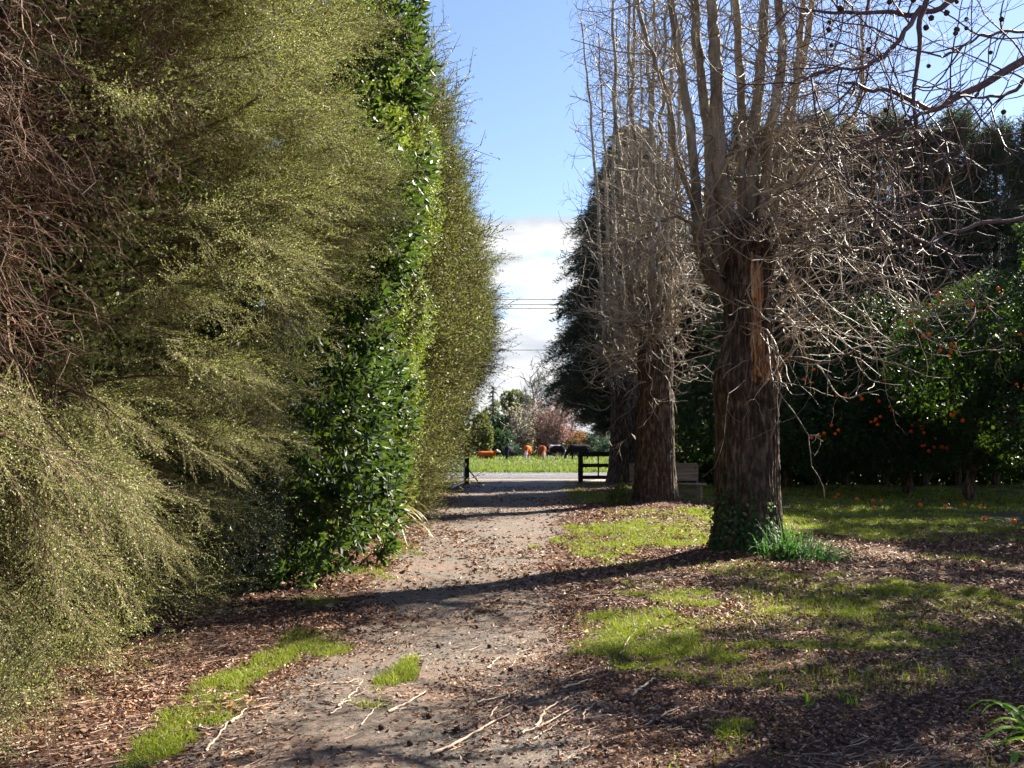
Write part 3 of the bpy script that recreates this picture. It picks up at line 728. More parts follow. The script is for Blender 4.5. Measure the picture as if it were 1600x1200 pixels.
# strappy flax flopping out of the hedge
def straps(mb, base, n, L, W, rng, ang=(0, 2 * PI), up=(.4, 1.4), seg=9, mat=0, fold=.25, spread=.12, droop=.30):
    base = np.asarray(base, float)
    for i in range(n):
        a = rng.uniform(*ang); p = base + np.array([rng.normal(0, spread), rng.normal(0, spread), 0]); e = rng.uniform(*up)
        d = np.array([math.cos(a) * math.cos(e), math.sin(a) * math.cos(e), math.sin(e)]); l = L * rng.uniform(.6, 1.15)
        pts = [p.copy()]
        for k in range(seg):
            d = d + np.array([0, 0, -droop * (k + 1) / seg * rng.uniform(.6, 1.3)]); d /= np.linalg.norm(d)
            p = p + d * l / seg
            if p[2] < float(gz(p[0], p[1])) + .012: p[2] = float(gz(p[0], p[1])) + .012; d[2] = max(d[2], .0)
            pts.append(p.copy())
        pts = np.array(pts); s = unit(np.cross(np.gradient(pts, axis=0), [0, 0, 1]) + 1e-5); tt = np.linspace(0, 1, seg + 1)
        w = (W * (np.minimum(1, tt * 6 + .4) * (1 - tt ** 2.5)) + .001)[:, None] / 2
        nrm = unit(np.cross(s, np.gradient(pts, axis=0)))
        V = np.stack([pts - s * w + nrm * w * fold * 2, pts, pts + s * w + nrm * w * fold * 2], 1).reshape(-1, 3)
        i0 = np.arange(seg) * 3
        q = np.concatenate([np.stack([i0, i0 + 1, i0 + 4, i0 + 3], 1), np.stack([i0 + 1, i0 + 2, i0 + 5, i0 + 4], 1)])
        mb.add(V, [q], mat, True)


g = MB(); straps(g, (-2.25, 15.9, .25), 30, 1.25, .055, np.random.default_rng(3), (-1.9, .6), (.0, 1.0), droop=.42)
straps(g, (-2.1, 15.7, .5), 7, 1.0, .05, np.random.default_rng(8), (-1.2, .4), (.6, 1.2), droop=.15)
tag(g.build('flax_plant', M_flax), 'clump of dry tan strap leaves flopping out of the hedge onto the drive', 'plant')

# ------------------------------------------------------------------ big bare trees (right)
def trunk_mesh(cx, cy, prof, rng, nth=150, dz=.022, lean=(0, 0), ridge=.022, flare=5, gash=None, seed=0):
    z = np.arange(-.15, prof[-1][0] + 1e-6, dz); th = np.arange(nth) / nth * 2 * PI
    Z, T = np.meshgrid(z, th, indexing='ij')
    R = np.interp(Z, [p[0] for p in prof], [p[1] for p in prof])
    c, s = np.cos(T), np.sin(T)
    rr = R * (1 + .10 * (fbm(c * 1.6 + 5 + seed, Z * .9 + s * 1.6, 3) - .5) * 2)
    rr = rr * (1 + .16 * np.exp(-np.maximum(Z, 0) / .35) * np.cos(flare * T + seed))
    # vertical furrows
    warp = fbm(Z * 1.5 + 9, T * 2, 3) * 1.0
    u = T / (2 * PI) * 34 + warp * 2.2
    fur = np.abs(((u % 1) - .5) * 2); fur = fur ** .8
    br = vn(np.floor(u) * 7.7, Z * 7 + np.floor(u) * 3.1) ** 1.3 * 1.3
    rr = rr + ridge * (fur - .6) * (.45 + .9 * br) + .012 * (fbm(T * 12, Z * 9, 3) - .5)
    if gash is not None:
        a0, wd, z0, z1, dep = gash
        dT = (T - a0 + PI) % (2 * PI) - PI
        f = (1 - sst(wd * .7, wd, np.abs(dT + .06 * np.sin(Z * 7)))) * sst(z0, z0 + .2, Z) * (1 - sst(z1 - .25, z1, Z))
        rr = rr - dep * f
    X = cx + lean[0] * Z + rr * c; Y = cy + lean[1] * Z + rr * s
    V = np.stack([X, Y, Z], -1); ii = np.arange(Z.size).reshape(Z.shape); j = np.roll(ii, -1, 1)
    q = np.stack([ii[:-1], j[:-1], j[1:], ii[1:]], -1).reshape(-1, 4)
    return V.reshape(-1, 3), q


def crown_from(mb, src, rng, n1, n2, n3, L1, L2, L3, r, up1=.05, out=None, xmin=None, wob=.16):
    """src: list of (polyline, radius array). branches, twigs, twiglets grown from them"""
    P = np.concatenate([s[0] for s in src]); Tn = np.concatenate([np.gradient(s[0], axis=0) for s in src]); w = np.concatenate([np.full(len(s[0]), s[2] if len(s) > 2 else 1.) for s in src])
    k = rng.choice(len(P), n1, p=w / w.sum()); d = unit(perp(unit(Tn[k]), rng) + .35 * unit(Tn[k]) + (out if out is not None else 0))
    A = grow(P[k], d, rng.uniform(*L1, n1), 9, wob, up1, rng)
    k = rng.integers(0, n1, n2); j = rng.integers(2, 10, n2); dr = unit(A[k, j] - A[k, j - 1])
    B = grow(A[k, j], unit(perp(dr, rng) * .9 + dr * .8), rng.uniform(*L2, n2), 6, wob * 1.2, rng.normal(.03, .08, n2), rng)
    k = rng.integers(0, n2, n3); j = rng.integers(1, 7, n3); dr = unit(B[k, j] - B[k, j - 1])
    C = grow(B[k, j], unit(perp(dr, rng) * .9 + dr * .8), rng.uniform(*L3, n3), 4, wob * 1.5, rng.normal(.02, .08, n3), rng)
    for X, r0, r1, kk in ((A, r[0], r[1], 5), (B, r[1], r[2], 3), (C, r[2], r[2] * .6, 3)):
        if xmin is not None: X = X[X[:, :, 0].min(1) > xmin + rng.uniform(-.15, .25, len(X))]
        V, q = tubes(X, taper(len(X), X.shape[1], r0 * rng.uniform(.7, 1.3, len(X)), r1), kk); mb.add(V, [q], 0, kk > 3)
    return A, B, C


def limb_obj(pts, r0, r1, parent, rng, mat=None, n=34, jit=.012, k=14):
    S = spline(pts, n); S[1:-1] += rng.normal(0, jit, S[1:-1].shape); S = spline(S, n * 2)
    rad = taper(1, n * 2, r0, r1); rad = rad * (1 + .10 * (vn(np.arange(n * 2) * .35 + rng.uniform(0, 50), np.zeros(n * 2)) - .5) * 2)[None]
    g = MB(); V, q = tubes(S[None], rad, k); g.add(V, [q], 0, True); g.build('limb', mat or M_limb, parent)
    return S


ra = np.random.default_rng(33)
D1 = 13.3
t1 = thing('pollarded_tree', (3.02, D1, 0), 'nearest bare pollarded tree, ivy at its foot and torn orange wood on the trunk', 'tree', 'bare pollarded trees beside the drive')
g = MB()
prof = [(-.2, .58), (0, .52), (.12, .47), (.4, .43), (.9, .405), (1.5, .395), (1.9, .40), (2.2, .44), (2.45, .41), (2.6, .36), (2.8, .325), (3.2, .30), (3.6, .31), (3.9, .36), (4.15, .36), (4.35, .24), (4.42, .05)]
V, q = trunk_mesh(3.05, D1, prof, ra, 220, .016, (.003, 0), .036, 5, (-PI / 2 + .22, .36, 2.15, 4.1, .13)); g.add(V, [q], 0, True); g.build('trunk', M_bark, t1)
# torn orange wood inside the wound
g = MB(); rw = np.random.default_rng(4)
for k in range(190):
    a = -PI / 2 + .22 + rw.uniform(-.34, .34); z0 = rw.uniform(2.15, 3.4) ; L = rw.uniform(.25, .8); L = min(L, 4.0 - z0)
    R0 = np.interp(z0 + L / 2, [p[0] for p in prof], [p[1] for p in prof]) - .085 + rw.uniform(-.02, .035)
    zz = np.linspace(z0, z0 + L, 7)[:, None]; pts = np.concatenate([3.06 + R0 * math.cos(a) + rw.normal(0, .006, (7, 1)), D1 + R0 * math.sin(a) + rw.normal(0, .006, (7, 1)), zz], 1)
    rr = np.array([.008, .015, .018, .014, .015, .008, .001]) * rw.uniform(.4, 1.6); V, q = tubes(pts[None], rr[None], 5); g.add(V, [q], 0)
for k in range(26):   # jagged splinters at the lower lip
    a = -PI / 2 + .3 + rw.uniform(-.2, .75); z0 = 2.3 + rw.uniform(-.12, .12)
    p = np.array([3.06 + .36 * math.cos(a), D1 + .36 * math.sin(a), z0]); B = grow(p[None], np.array([[.2, -.3, .9]]), rw.uniform(.1, .3), 4, .25, 0, rw); V, q = tubes(B, taper(1, 5, .03, .002), 5); g.add(V, [q], 0)
g.build('torn_wood', M_torn, t1)


def pxl(lst, Y, dY=0.0):
    n = len(lst); return [at(a, b, Y + dY * i / (n - 1)) for i, (a, b) in enumerate(lst)]


stems = [
    ([(1150, 470), (1118, 440), (1090, 370), (1087, 280), (1070, 140), (1048, 0), (1030, -180)], .15, .05, -.25),
    ([(1140, 430), (1112, 340), (1110, 240), (1096, 120), (1085, 0), (1070, -250)], .15, .06, .1),
    ([(1150, 400), (1130, 290), (1122, 190), (1118, 80), (1112, -10), (1108, -300)], .18, .07, -.3),
    ([(1160, 400), (1158, 290), (1160, 190), (1153, 60), (1148, -50), (1150, -280)], .12, .05, .3),
    ([(1170, 420), (1175, 300), (1180, 200), (1190, 90), (1196, -20), (1205, -300)], .16, .06, .1),
    ([(1185, 400), (1195, 300), (1202, 210), (1222, 100), (1216, 0), (1200, -250)], .13, .06, -.4),
    ([(1175, 440), (1190, 350), (1215, 230), (1240, 150), (1262, 50), (1290, -150)], .13, .045, .4),
    ([(1190, 420), (1215, 320), (1232, 220), (1245, 110), (1255, 0), (1262, -200)], .10, .04, .5),
    ([(1125, 400), (1090, 330), (1060, 250), (1040, 140), (1010, 60), (985, -60)], .085, .03, .3),
    ([(1185, 300), (1240, 280), (1300, 235), (1335, 180), (1348, 110), (1345, 20)], .065, .02, -.5),
    ([(1150, 400), (1185, 385), (1230, 375), (1300, 385), (1370, 388), (1440, 370)], .075, .018, -.9),
    ([(1185, 410), (1215, 380), (1250, 350), (1300, 335), (1370, 300), (1440, 240)], .065, .016, -.5),
    ([(1190, 580), (1230, 560), (1290, 565), (1340, 545), (1400, 500), (1450, 480)], .05, .014, .4),
    ([(1150, 440), (1120, 455), (1098, 420), (1092, 360), (1060, 340), (1030, 345), (1005, 330)], .045, .008, -.5),
]
src = []
for pts, r0, r1, dY in stems:
    S = limb_obj(pxl(pts, D1, dY), r0 * .60, r1 * .8, t1, ra, jit=.009); src.append((S, None, 1.0))
# the knobbly head sends out most of the shoots
head = [(np.stack([3.1 + .3 * np.cos(np.linspace(0, 25, 90)), D1 + .3 * np.sin(np.linspace(0, 25, 90)), np.linspace(2.5, 5.6, 90)], 1), None, 1.1)]
g = MB()
crown_from(g, [(S_[14:], None, 1.) for S_, _, _ in src] + head, ra, 135, 600, 1000, (.4, 2.4), (.3, 1.1), (.12, .5), (.010, .005, .003), up1=.02, xmin=.75, wob=.26)
crown_from(g, [(S_[34:], None, 1.) for S_, _, _ in src], ra, 110, 380, 450, (.4, 1.5), (.25, .8), (.1, .4), (.008, .0042, .0028), up1=.09, xmin=.75, wob=.2)
# long, thin shoots thrown out to the right, and drooping ones
crown_from(g, head, ra, 62, 400, 700, (1.2, 2.8), (.4, 1.2), (.1, .5), (.013, .0055, .0032), up1=-.006, out=np.array([.95, -.2, .05]), wob=.21)
crown_from(g, src, ra, 100, 350, 450, (.7, 1.7), (.3, .8), (.1, .4), (.010, .005, .003), up1=.05, xmin=.7, out=np.array([-.8, -.1, .2]), wob=.14)
g.build('crown', M_twig, t1)


def bare(tname, cx, cy, prof, h, label, rng, nst, n, flare, spread=.55, fork=3.4, seed=0, rs=1.0, xw=1.0):
    t = thing('pollarded_tree', (cx, cy, 0), label, 'tree', 'bare pollarded trees beside the drive')
    g = MB(); V, q = trunk_mesh(cx, cy, prof, rng, 130, .03, (.0, 0), .028, flare, None, seed); g.add(V, [q], 0, True); g.build('trunk', M_bark, t)
    src = []
    for i in range(nst):
        a = i / nst * 2 * PI + rng.uniform(-.3, .3); b = rng.uniform(.35, 1) * spread
        zf = fork + rng.uniform(-.5, .4); hh = h * rng.uniform(.8, 1.05)
        pts = [(cx + .1 * math.cos(a), cy + .1 * math.sin(a), zf - .3), (cx + b * 1.0 * math.cos(a), cy + b * math.sin(a), zf + .5), (cx + b * 1.3 * math.cos(a), cy + b * 1.3 * math.sin(a), zf + 2), (cx + b * 1.8 * math.cos(a), cy + b * 1.8 * math.sin(a), (zf + hh) / 2 + 1), (cx + b * 2.1 * math.cos(a) + rng.normal(0, .2), cy + b * 2 * math.sin(a), hh)]
        S = limb_obj(pts, .14 * rs * rng.uniform(.6, 1.1), .025, t, rng, jit=.03); src.append((S, None, 1.0))
    head = [(np.stack([cx + .3 * np.cos(np.linspace(0, 25, 90)), cy + .3 * np.sin(np.linspace(0, 25, 90)), np.linspace(fork - 1.6, fork + 2.8, 90)], 1), None, 3.0)]
    g = MB(); crown_from(g, src + head, rng, n[0], n[1], n[2], (.6, 2.1), (.35, 1.0), (.15, .5), (.013, .0075, .005), up1=.03, xmin=cx - 2.15, wob=.21); crown_from(g, [(S_[26:], None, 1.) for S_, _, _ in src], rng, 130, 420, 450, (.5, 1.7), (.3, .9), (.15, .5), (.010, .006, .0045), up1=.1, xmin=cx - 2.2, wob=.18)
    g.build('crown', M_twig, t)
    return t


p2 = [(-.2, .7), (0, .60), (.15, .54), (.5, .49), (1.2, .45), (2.2, .43), (2.8, .40), (3.3, .42), (3.8, .36), (4.1, .1)]
bare('b', 3.36, 24.0, p2, 13.5, 'middle bare pollarded tree with the timber bench at its side', np.random.default_rng(51), 9, (330, 1250, 2200), 4, .6, 3.9, 2.0)
bare('c', 3.78, 35.0, [(a, b * .98) for a, b in p2], 15.5, 'farthest bare pollarded tree beside the dark rail fence', np.random.default_rng(52), 8, (300, 1150, 2000), 5, .62, 4.0, 4.0, 1.15)

# ivy on the near trunk's foot
g = MB(); n = 620
a = ra.uniform(-PI * .95, -PI * .30, n); z = np.abs(ra.normal(0, .42, n)) * (1.15 - .5 * (a + PI * .95) / 2)
R0 = np.interp(z, [p[0] for p in prof], [p[1] for p in prof]) * (1 + .12 * np.exp(-z / .35)) + .03 + ra.uniform(0, .05, n)
p = np.stack([3.05 + R0 * np.cos(a), D1 + R0 * np.sin(a), z + .03], 1); nn = np.stack([np.cos(a), np.sin(a), np.full(n, .3)], 1)
d = unit(np.stack([ra.normal(0, .5, n), ra.normal(0, .3, n), -.6 + ra.normal(0, .5, n)], 1)); V, q = leafhex(p, d, unit(np.cross(d, nn)), ra.uniform(.03, .065, n), ra.uniform(.03, .06, n)); g.add(V, [q])
for k in range(26):
    aa = ra.uniform(-PI * .95, -PI * .35); zz = np.linspace(0, ra.uniform(.4, 1.1), 8); av = aa + np.cumsum(ra.normal(0, .05, 8)); Rv = np.interp(zz, [p_[0] for p_ in prof], [p_[1] for p_ in prof]) * (1 + .1 * np.exp(-zz / .35)) + .02
    V, q = tubes(np.stack([3.05 + Rv * np.cos(av), D1 + Rv * np.sin(av), zz], 1)[None], taper(1, 8, .006, .002), 4); g.add(V, [q])
tag(g.build('ivy', M_ivy), 'ivy creeping up the foot of the nearest bare tree', 'ivy')

g = MB(); rc = np.random.default_rng(6)
straps(g, (3.36, 12.55, .05), 210, .52, .014, rc, (0, 2 * PI), (.7, 1.5), 7, droop=.45, spread=.13)
straps(g, (3.66, 12.4, .05), 190, .50, .013, rc, (-1.2, 1.5), (.3, 1.2), 7, droop=.5, spread=.15)
tag(g.build('daffodil_clump', M_clump), 'dark green clump of long grassy leaves at the base of the nearest bare tree', 'plant')
g = MB(); straps(g, (2.68, 5.05, 0.03), 16, .42, .035, np.random.default_rng(12), (1.2, 4.6), (.3, 1.3), 8, droop=.5, spread=.08)
straps(g, (2.62, 4.72, 0.03), 12, .45, .04, np.random.default_rng(13), (1.2, 4.6), (.3, 1.2), 8, droop=.5, spread=.08)
tag(g.build('lily_plant', M_lily), 'bright green lily leaves poking in at the bottom right corner', 'plant')
g = MB(); leaf_shell(g, [(2.45, 23.4, .2, .16, .16, .2)], 130, .07, .045, rc, 0, whorl=3, upb=.5); tag(g.build('seedling_shrub', M_lime), 'small sunlit leafy seedling beside the middle bare tree', 'plant')
for i, (px, py, s) in enumerate([(1262, 1112, 1), (1330, 1110, .9), (1316, 1100, .7)]):
    X, Y = gp(px, py); g = MB(); straps(g, (X, Y, 0), 5, .11 * s, .012, np.random.default_rng(60 + i), (0, 2 * PI), (1.0, 1.5), 5, droop=.25, spread=.01)
    tag(g.build('bulb_sprout', M_lily), 'tiny green bulb shoot coming up through the leaf litter', 'plant', 'bulb shoots in the leaf litter')

# ------------------------------------------------------------------ overhanging plane tree with seed balls (top right)
rp = np.random.default_rng(71)
tp = thing('plane_tree', (7.4, 9.8, 0), 'plane tree at the right edge, purple-brown bare boughs hung with seed balls', 'tree')
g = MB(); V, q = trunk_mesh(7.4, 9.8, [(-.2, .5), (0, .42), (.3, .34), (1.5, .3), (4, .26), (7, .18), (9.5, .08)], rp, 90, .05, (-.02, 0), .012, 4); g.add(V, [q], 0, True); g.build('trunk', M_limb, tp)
boughs = [([(1990, -30), (1760, 10), (1600, 95), (1500, 150), (1455, 172), (1400, 145), (1360, 138), (1320, 130)], 9.2, .042, .012, -.9),
          ([(1920, -250), (1700, -140), (1520, -60), (1452, -5), (1437, 60), (1430, 130), (1428, 200), (1440, 240)], 9.0, .038, .009, -.6),
          ([(1455, 172), (1400, 200), (1370, 220)], 8.3, .018, .006, -.2),
          ([(1700, -140), (1560, -40), (1450, 20), (1380, 18), (1300, 22), (1240, 10)], 9.0, .035, .008, -.3),
          ([(1850, 90), (1700, 120), (1620, 120), (1560, 150), (1500, 150)], 9.3, .03, .008, -.8),
          ([(1990, 260), (1800, 300), (1600, 340), (1500, 360), (1440, 385), (1400, 400)], 9.5, .026, .008, -1.0),
          ([(1900, 100), (1700, 20), (1600, 48), (1540, 55), (1490, 80), (1470, 88)], 9.4, .02, .006, -.9),
          ([(1440, 10), (1400, 70), (1350, 105), (1290, 110), (1240, 130)], 8.5, .022, .006, -.2),
          ([(1430, 180), (1440, 260), (1435, 330), (1445, 360)], 8.4, .012, .005, -.1),
          ([(1445, 380), (1380, 340), (1330, 290), (1310, 260)], 8.7, .018, .006, .2)]
src = []
for pts, Y, r0, r1, dY in boughs:
    src.append((limb_obj(pxl(pts, Y, dY), r0, r1, tp, rp, mat=M_twigdk, n=20, jit=.012, k=8), None, 1.0))
# boughs on the side away from the camera's frame complete the crown
for i in range(16):
    a = rp.uniform(-PI, PI); z0 = rp.uniform(3, 8); L = rp.uniform(2, 4)
    if math.cos(a) < -.3 and math.sin(a) < .8: a += PI
    e = np.array([math.cos(a), math.sin(a), .5]); b = np.array([7.25, 9.8, z0])
    S = spline([b, b + e * L * .5 + np.array([0, 0, .2]), b + e * L + np.array([0, 0, .3])], 20); g = MB(); V, q = tubes(S[None], taper(1, 20, .06, .015), 7); g.add(V, [q], 0, True); g.build('limb', M_twigdk, tp); src.append((S, None, 1.0))
g = MB(); A, B, C = crown_from(g, src, rp, 330, 700, 800, (.3, 1.3), (.2, .7), (.08, .3), (.007, .0038, .0022), up1=.04, wob=.14)
g.build('crown', M_twigdk, tp)


def ball(r, rng, sub=2, bump=.12):
    import bmesh
    bm = bmesh.new(); bmesh.ops.create_icosphere(bm, subdivisions=sub, radius=r)
    v = np.array([x.co[:] for x in bm.verts]); f = np.array([[w.index for w in x.verts] for x in bm.faces]); bm.free()
    return v * (1 + rng.uniform(-bump, bump, (len(v), 1))), f


bv, bf = ball(.019, rp, 3, .16)
for px, py in [(1390, 3), (1427, 0), (1455, 28), (1447, 43), (1495, 3), (1479, 20), (1495, 46), (1510, 30), (1565, 30), (1548, 82), (1451, 103), (1384, 172), (1415, 190), (1420, 191), (1568, 175), (1493, 52), (1357, 77), (1375, 90), (1366, 191), (1295, 46), (1313, 13), (1296, 35), (1299, 71), (1510, 44)]:
    Y = rp.uniform(7.8, 8.8); c = at(px, py, Y); g = MB(); s = rp.uniform(.8, 1.25); g.add(bv * s + c, [bf], 0, True)
    top = c + np.array([rp.normal(0, .01), 0, rp.uniform(.06, .14)]); V, q = tubes(np.array([[c, (c + top) / 2 + .003, top]]), taper(1, 3, .001, .001), 3); g.add(V, [q]); g.build('seed_ball', M_ball, tp)

# ------------------------------------------------------------------ citrus trees
ro = np.random.default_rng(81)
ov, of = ball(.044, ro, 2, .02)


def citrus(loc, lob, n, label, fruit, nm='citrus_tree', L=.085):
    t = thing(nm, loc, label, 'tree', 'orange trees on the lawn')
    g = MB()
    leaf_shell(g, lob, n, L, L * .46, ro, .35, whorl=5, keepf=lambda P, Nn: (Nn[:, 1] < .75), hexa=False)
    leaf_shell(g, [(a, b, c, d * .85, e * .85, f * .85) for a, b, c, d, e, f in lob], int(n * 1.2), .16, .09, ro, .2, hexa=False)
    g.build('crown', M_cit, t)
    g = MB(); base = np.array([loc[0], loc[1], -.05])
    for k in range(5):
        L_ = lob[k % len(lob)]; S = spline([base, base + np.array([0, 0, .7]), np.array(L_[:3]) * .5 + base * .5 + np.array([0, 0, .6]), L_[:3]], 16); V, q = tubes(S[None], taper(1, 16, .13, .03), 8); g.add(V, [q], 0, True)
    g.build('trunk', M_bark, t)
    if fruit:
        P, Nn = lobes_pts(lob, 4000, ro, inner=1.02, shell=(1.06, 1.13)); k = (Nn[:, 1] < .0) & (Nn[:, 2] > -.7) & (P[:, 2] < 4.9); P = P[k]; Nn = Nn[k]
        ctr = P[:max(1, int(fruit / 2.6))]; P = np.repeat(ctr, 4, 0) + ro.normal(0, 1, (len(ctr) * 4, 3)) * np.array([.13, .05, .11]); P = P[ro.random(len(P)) < .65][:fruit]
        for p in P:
            g = MB(); g.add(ov * ro.uniform(.8, 1.15) + p, [of], 0, True); g.build('orange', M_orange, t)
    return t


citrus((11.0, 28.5, 0), [(8.6, 27.8, 2.5, 1.7, 1.7, 1.9), (9.8, 28, 3.2, 1.9, 1.9, 2.2), (9.9, 27.6, 1.7, 1.5, 1.3, 1.1), (11.4, 28, 2.9, 1.9, 1.9, 2.2), (10.4, 28.5, 4.4, 1.5, 1.6, 1.0), (9.2, 27.5, 1.7, 1.2, 1.2, .8), (12.6, 28.3, 3.2, 1.5, 1.8, 2.0)], 10000, 'broad orange tree dotted with fruit, behind the nearest bare tree', 100)
citrus((11.2, 25.0, 0), [(10.4, 24.6, 3.3, 1.3, 1.3, 1.5), (11.6, 24.5, 3.9, 1.6, 1.6, 1.6), (12.9, 24.4, 3.0, 1.7, 1.7, 2.1), (11.9, 24.2, 2.0, 1.5, 1.3, 1.2), (13.8, 24.8, 3.8, 1.6, 1.6, 1.6)], 8500, 'taller orange tree at the right edge with clusters of ripe fruit', 100)
citrus((9.7, 17.6, 0), [(9.9, 17.4, 1.9, 1.0, 1.1, .9), (10.6, 17.4, 3.1, 1.3, 1.4, 1.5), (11.6, 17.6, 3.9, 1.6, 1.7, 1.7)], 4200, 'leafy citrus with low hanging pale-backed leaves at the right edge', 22, L=.11)
citrus((13.6, 15.4, 0), [(13.4, 15.2, 3.0, 1.8, 1.8, 1.6), (13.0, 15.6, 4.6, 1.7, 1.7, 1.5), (14.2, 15, 4.2, 1.8, 1.8, 1.8)], 3200, 'orange tree just outside the right edge shading the litter', 0)
citrus((8.6, 32.0, 0), [(8.0, 31.8, 2.5, 1.7, 1.2, 1.8), (6.4, 32.2, 2.6, 1.3, 1.2, 1.6), (9.8, 31.8, 2.6, 1.8, 1.2, 1.9)], 4200, 'dark leafy tree in deep shade between the bare trees and fence', 0)
citrus((15.2, 24.0, 0), [(15.2, 24.3, 4.6, 2.0, 2.0, 2.0), (14.4, 24.6, 6.6, 1.9, 1.9, 1.5), (13.9, 22.6, 7.4, 1.5, 1.4, 1.2), (15.8, 23.4, 7.6, 1.6, 1.6, 1.4)], 5200, 'unseen tall leafy tree added outside the right edge to shade the lawn', 0, nm='evergreen_tree', L=.13)  # unseen tree, added and shaped to cast shade on the lawn
citrus((12.2, 14.6, 0), [(12.2, 14.6, 4.9, 1.9, 1.9, 1.5), (11.6, 15.0, 6.6, 1.9, 1.9, 1.4), (12.6, 13.0, 6.4, 1.8, 1.8, 1.5), (11.0, 12.2, 6.2, 1.5, 1.4, 1.1), (9.7, 11.3, 6.6, 1.4, 1.3, 1.0), (9.0, 12.8, 7.2, 1.2, 1.2, .9), (10.6, 16.6, 6.8, 1.3, 1.3, 1.1)], 5000, 'unseen thin leafy tree added outside the right edge to dapple the litter', 0, nm='evergreen_tree', L=.13)  # unseen sparse crown, put in to throw broken shade over the litter
t = thing('dark_filler_hedge', (13, 35.1, 0), 'dark leafy hedge added to deepen the shade between the orange trees and the fence', 'hedge')  # added dark understory, stands in for the deep shade below the citrus
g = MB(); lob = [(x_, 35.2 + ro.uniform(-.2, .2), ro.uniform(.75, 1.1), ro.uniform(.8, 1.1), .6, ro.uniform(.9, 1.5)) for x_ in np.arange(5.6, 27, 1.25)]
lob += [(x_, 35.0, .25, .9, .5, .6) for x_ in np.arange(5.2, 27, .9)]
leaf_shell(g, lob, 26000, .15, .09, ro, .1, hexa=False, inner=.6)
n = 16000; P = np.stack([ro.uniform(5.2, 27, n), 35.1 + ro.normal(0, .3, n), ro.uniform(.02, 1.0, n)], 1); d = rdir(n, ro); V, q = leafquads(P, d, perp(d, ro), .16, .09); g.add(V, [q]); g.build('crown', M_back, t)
for i, (px, py) in enumerate([(1364, 789), (1376, 789), (1365, 800), (1438, 796), (1477, 797), (1532, 797), (1539, 817), (1584, 824), (1305, 783), (1339, 786), (1507, 795), (1309, 779)]):
    X, Y = gp(px, py); z = float(gz(X, Y)) + .035; o = thing('fallen_orange', (X, Y, z), 'fallen orange lying on the shaded lawn', 'orange', 'windfall oranges on the lawn') if False else None
    g = MB(); g.add(ov * ro.uniform(.95, 1.25) + np.array([X, Y, z + .012]), [of], 0, True); tag(g.build('fallen_orange', M_orange), 'fallen orange lying on the shaded lawn', 'orange', 'windfall oranges on the lawn')

# ------------------------------------------------------------------ conifers
CONT = [spray_tpl(np.random.default_rng(90 + i), L=1.0, nb=11, leafL=.13, leafW=.028, gap=.06, droop=.3, stem_r=.006, flat=.2) for i in range(3)]
BELT = [spray_tpl(np.random.default_rng(95 + i), L=.9, nb=9, leafL=.17, leafW=.03, gap=.08, droop=-.1, stem_r=.006, flat=.4) for i in range(3)]


def conifer(loc, h, r, n, label, rng, grp, z0=.6, mat=M_conif, tpl=CONT, drp=-.25, pw=.8, cat='tree', nm='conifer'):
    t = thing(nm, (loc[0], loc[1], 0), label, cat, grp)
    z = z0 + (h - z0) * rng.random(n) ** 1.25; a = rng.uniform(0, 2 * PI, n)
    lev = np.round(z / .55) * .55; z = z * .45 + lev * .55
    R = r * ((h - z) / (h - z0)) ** pw * (.55 + .6 * vn(a * 3.1, z * 1.3)); R = R * (.35 + .65 * sst(z0 - .3, z0 + 2.6, z)); q_ = rng.uniform(.35, 1, n) ** .6
    p = np.stack([loc[0] + R * q_ * np.cos(a), loc[1] + R * q_ * np.sin(a), z], 1)
    d = unit(np.stack([np.cos(a), np.sin(a), np.full(n, drp) + rng.normal(0, .15, n)], 1))
    sc = np.clip(.5 + R / r, .5, 1.3) * rng.uniform(.7, 1.2, n)
    g = MB(); stampall(g, tpl, p - d * .5 * sc[:, None], d, (0, 0, 1), rng.normal(0, .3, n), sc, rng); g.build('crown', [mat, M_teastem], t)
    g = MB(); simple_trunk(g, (loc[0], loc[1], -.1), (loc[0], loc[1], h * .93), .22, rng, 14, 10, .05); g.build('trunk', M_bark, t)
    return t


rcn = np.random.default_rng(101)
conifer((4.6, 38.8), 13.6, 3.4, 6500, 'dark blue-green conifer rising behind the farthest bare tree', rcn, None, z0=2.0, pw=.5)
conifer((7.2, 37.6), 11.0, 2.3, 1300, 'dark conifer directly behind the nearest bare trunk', rcn, None, z0=1.6)

# shelterbelt: a row of narrow evergreens
for i in range(15):
    X = 7.6 + i * 1.22 + rcn.uniform(-.2, .2); Y = 34.0 + rcn.uniform(-.3, .3); h = 11.9 + rcn.uniform(-.35, .45)
    t = thing('shelterbelt_tree', (X, Y, 0), 'narrow dark evergreen in the tall shelterbelt behind the orange trees', 'tree', 'shelterbelt evergreens')
    n = 2000; z = .9 + (h - .9) * rcn.random(n); a = rcn.uniform(0, 2 * PI, n)
    R = (1.12 * np.clip((h + .4 - z) / 2.0, .05, 1) ** .8) * rcn.uniform(.4, 1, n) * (.7 + .5 * vn(a * 2, z * 1.5 + i * 9))
    p = np.stack([X + R * np.cos(a), Y + R * np.sin(a), z], 1)
    upb = np.where(z > h - 2.2, 1.6, -.15 + .0 * z)
    d = unit(np.stack([np.cos(a) * .6, np.sin(a) * .6, upb + rcn.normal(0, .3, n)], 1))
    g = MB(); stampall(g, BELT, p - d * .3, d, (0, 0, 1) if True else 0, rcn.normal(0, 1, n), rcn.uniform(.55, 1.0, n), rcn); g.build('crown', [M_belt, M_teastem], t)
    g = MB(); simple_trunk(g, (X, Y, -.1), (X, Y, h - 1), .14, rcn, 12, 8, .06); g.build('trunk', M_bark, t)

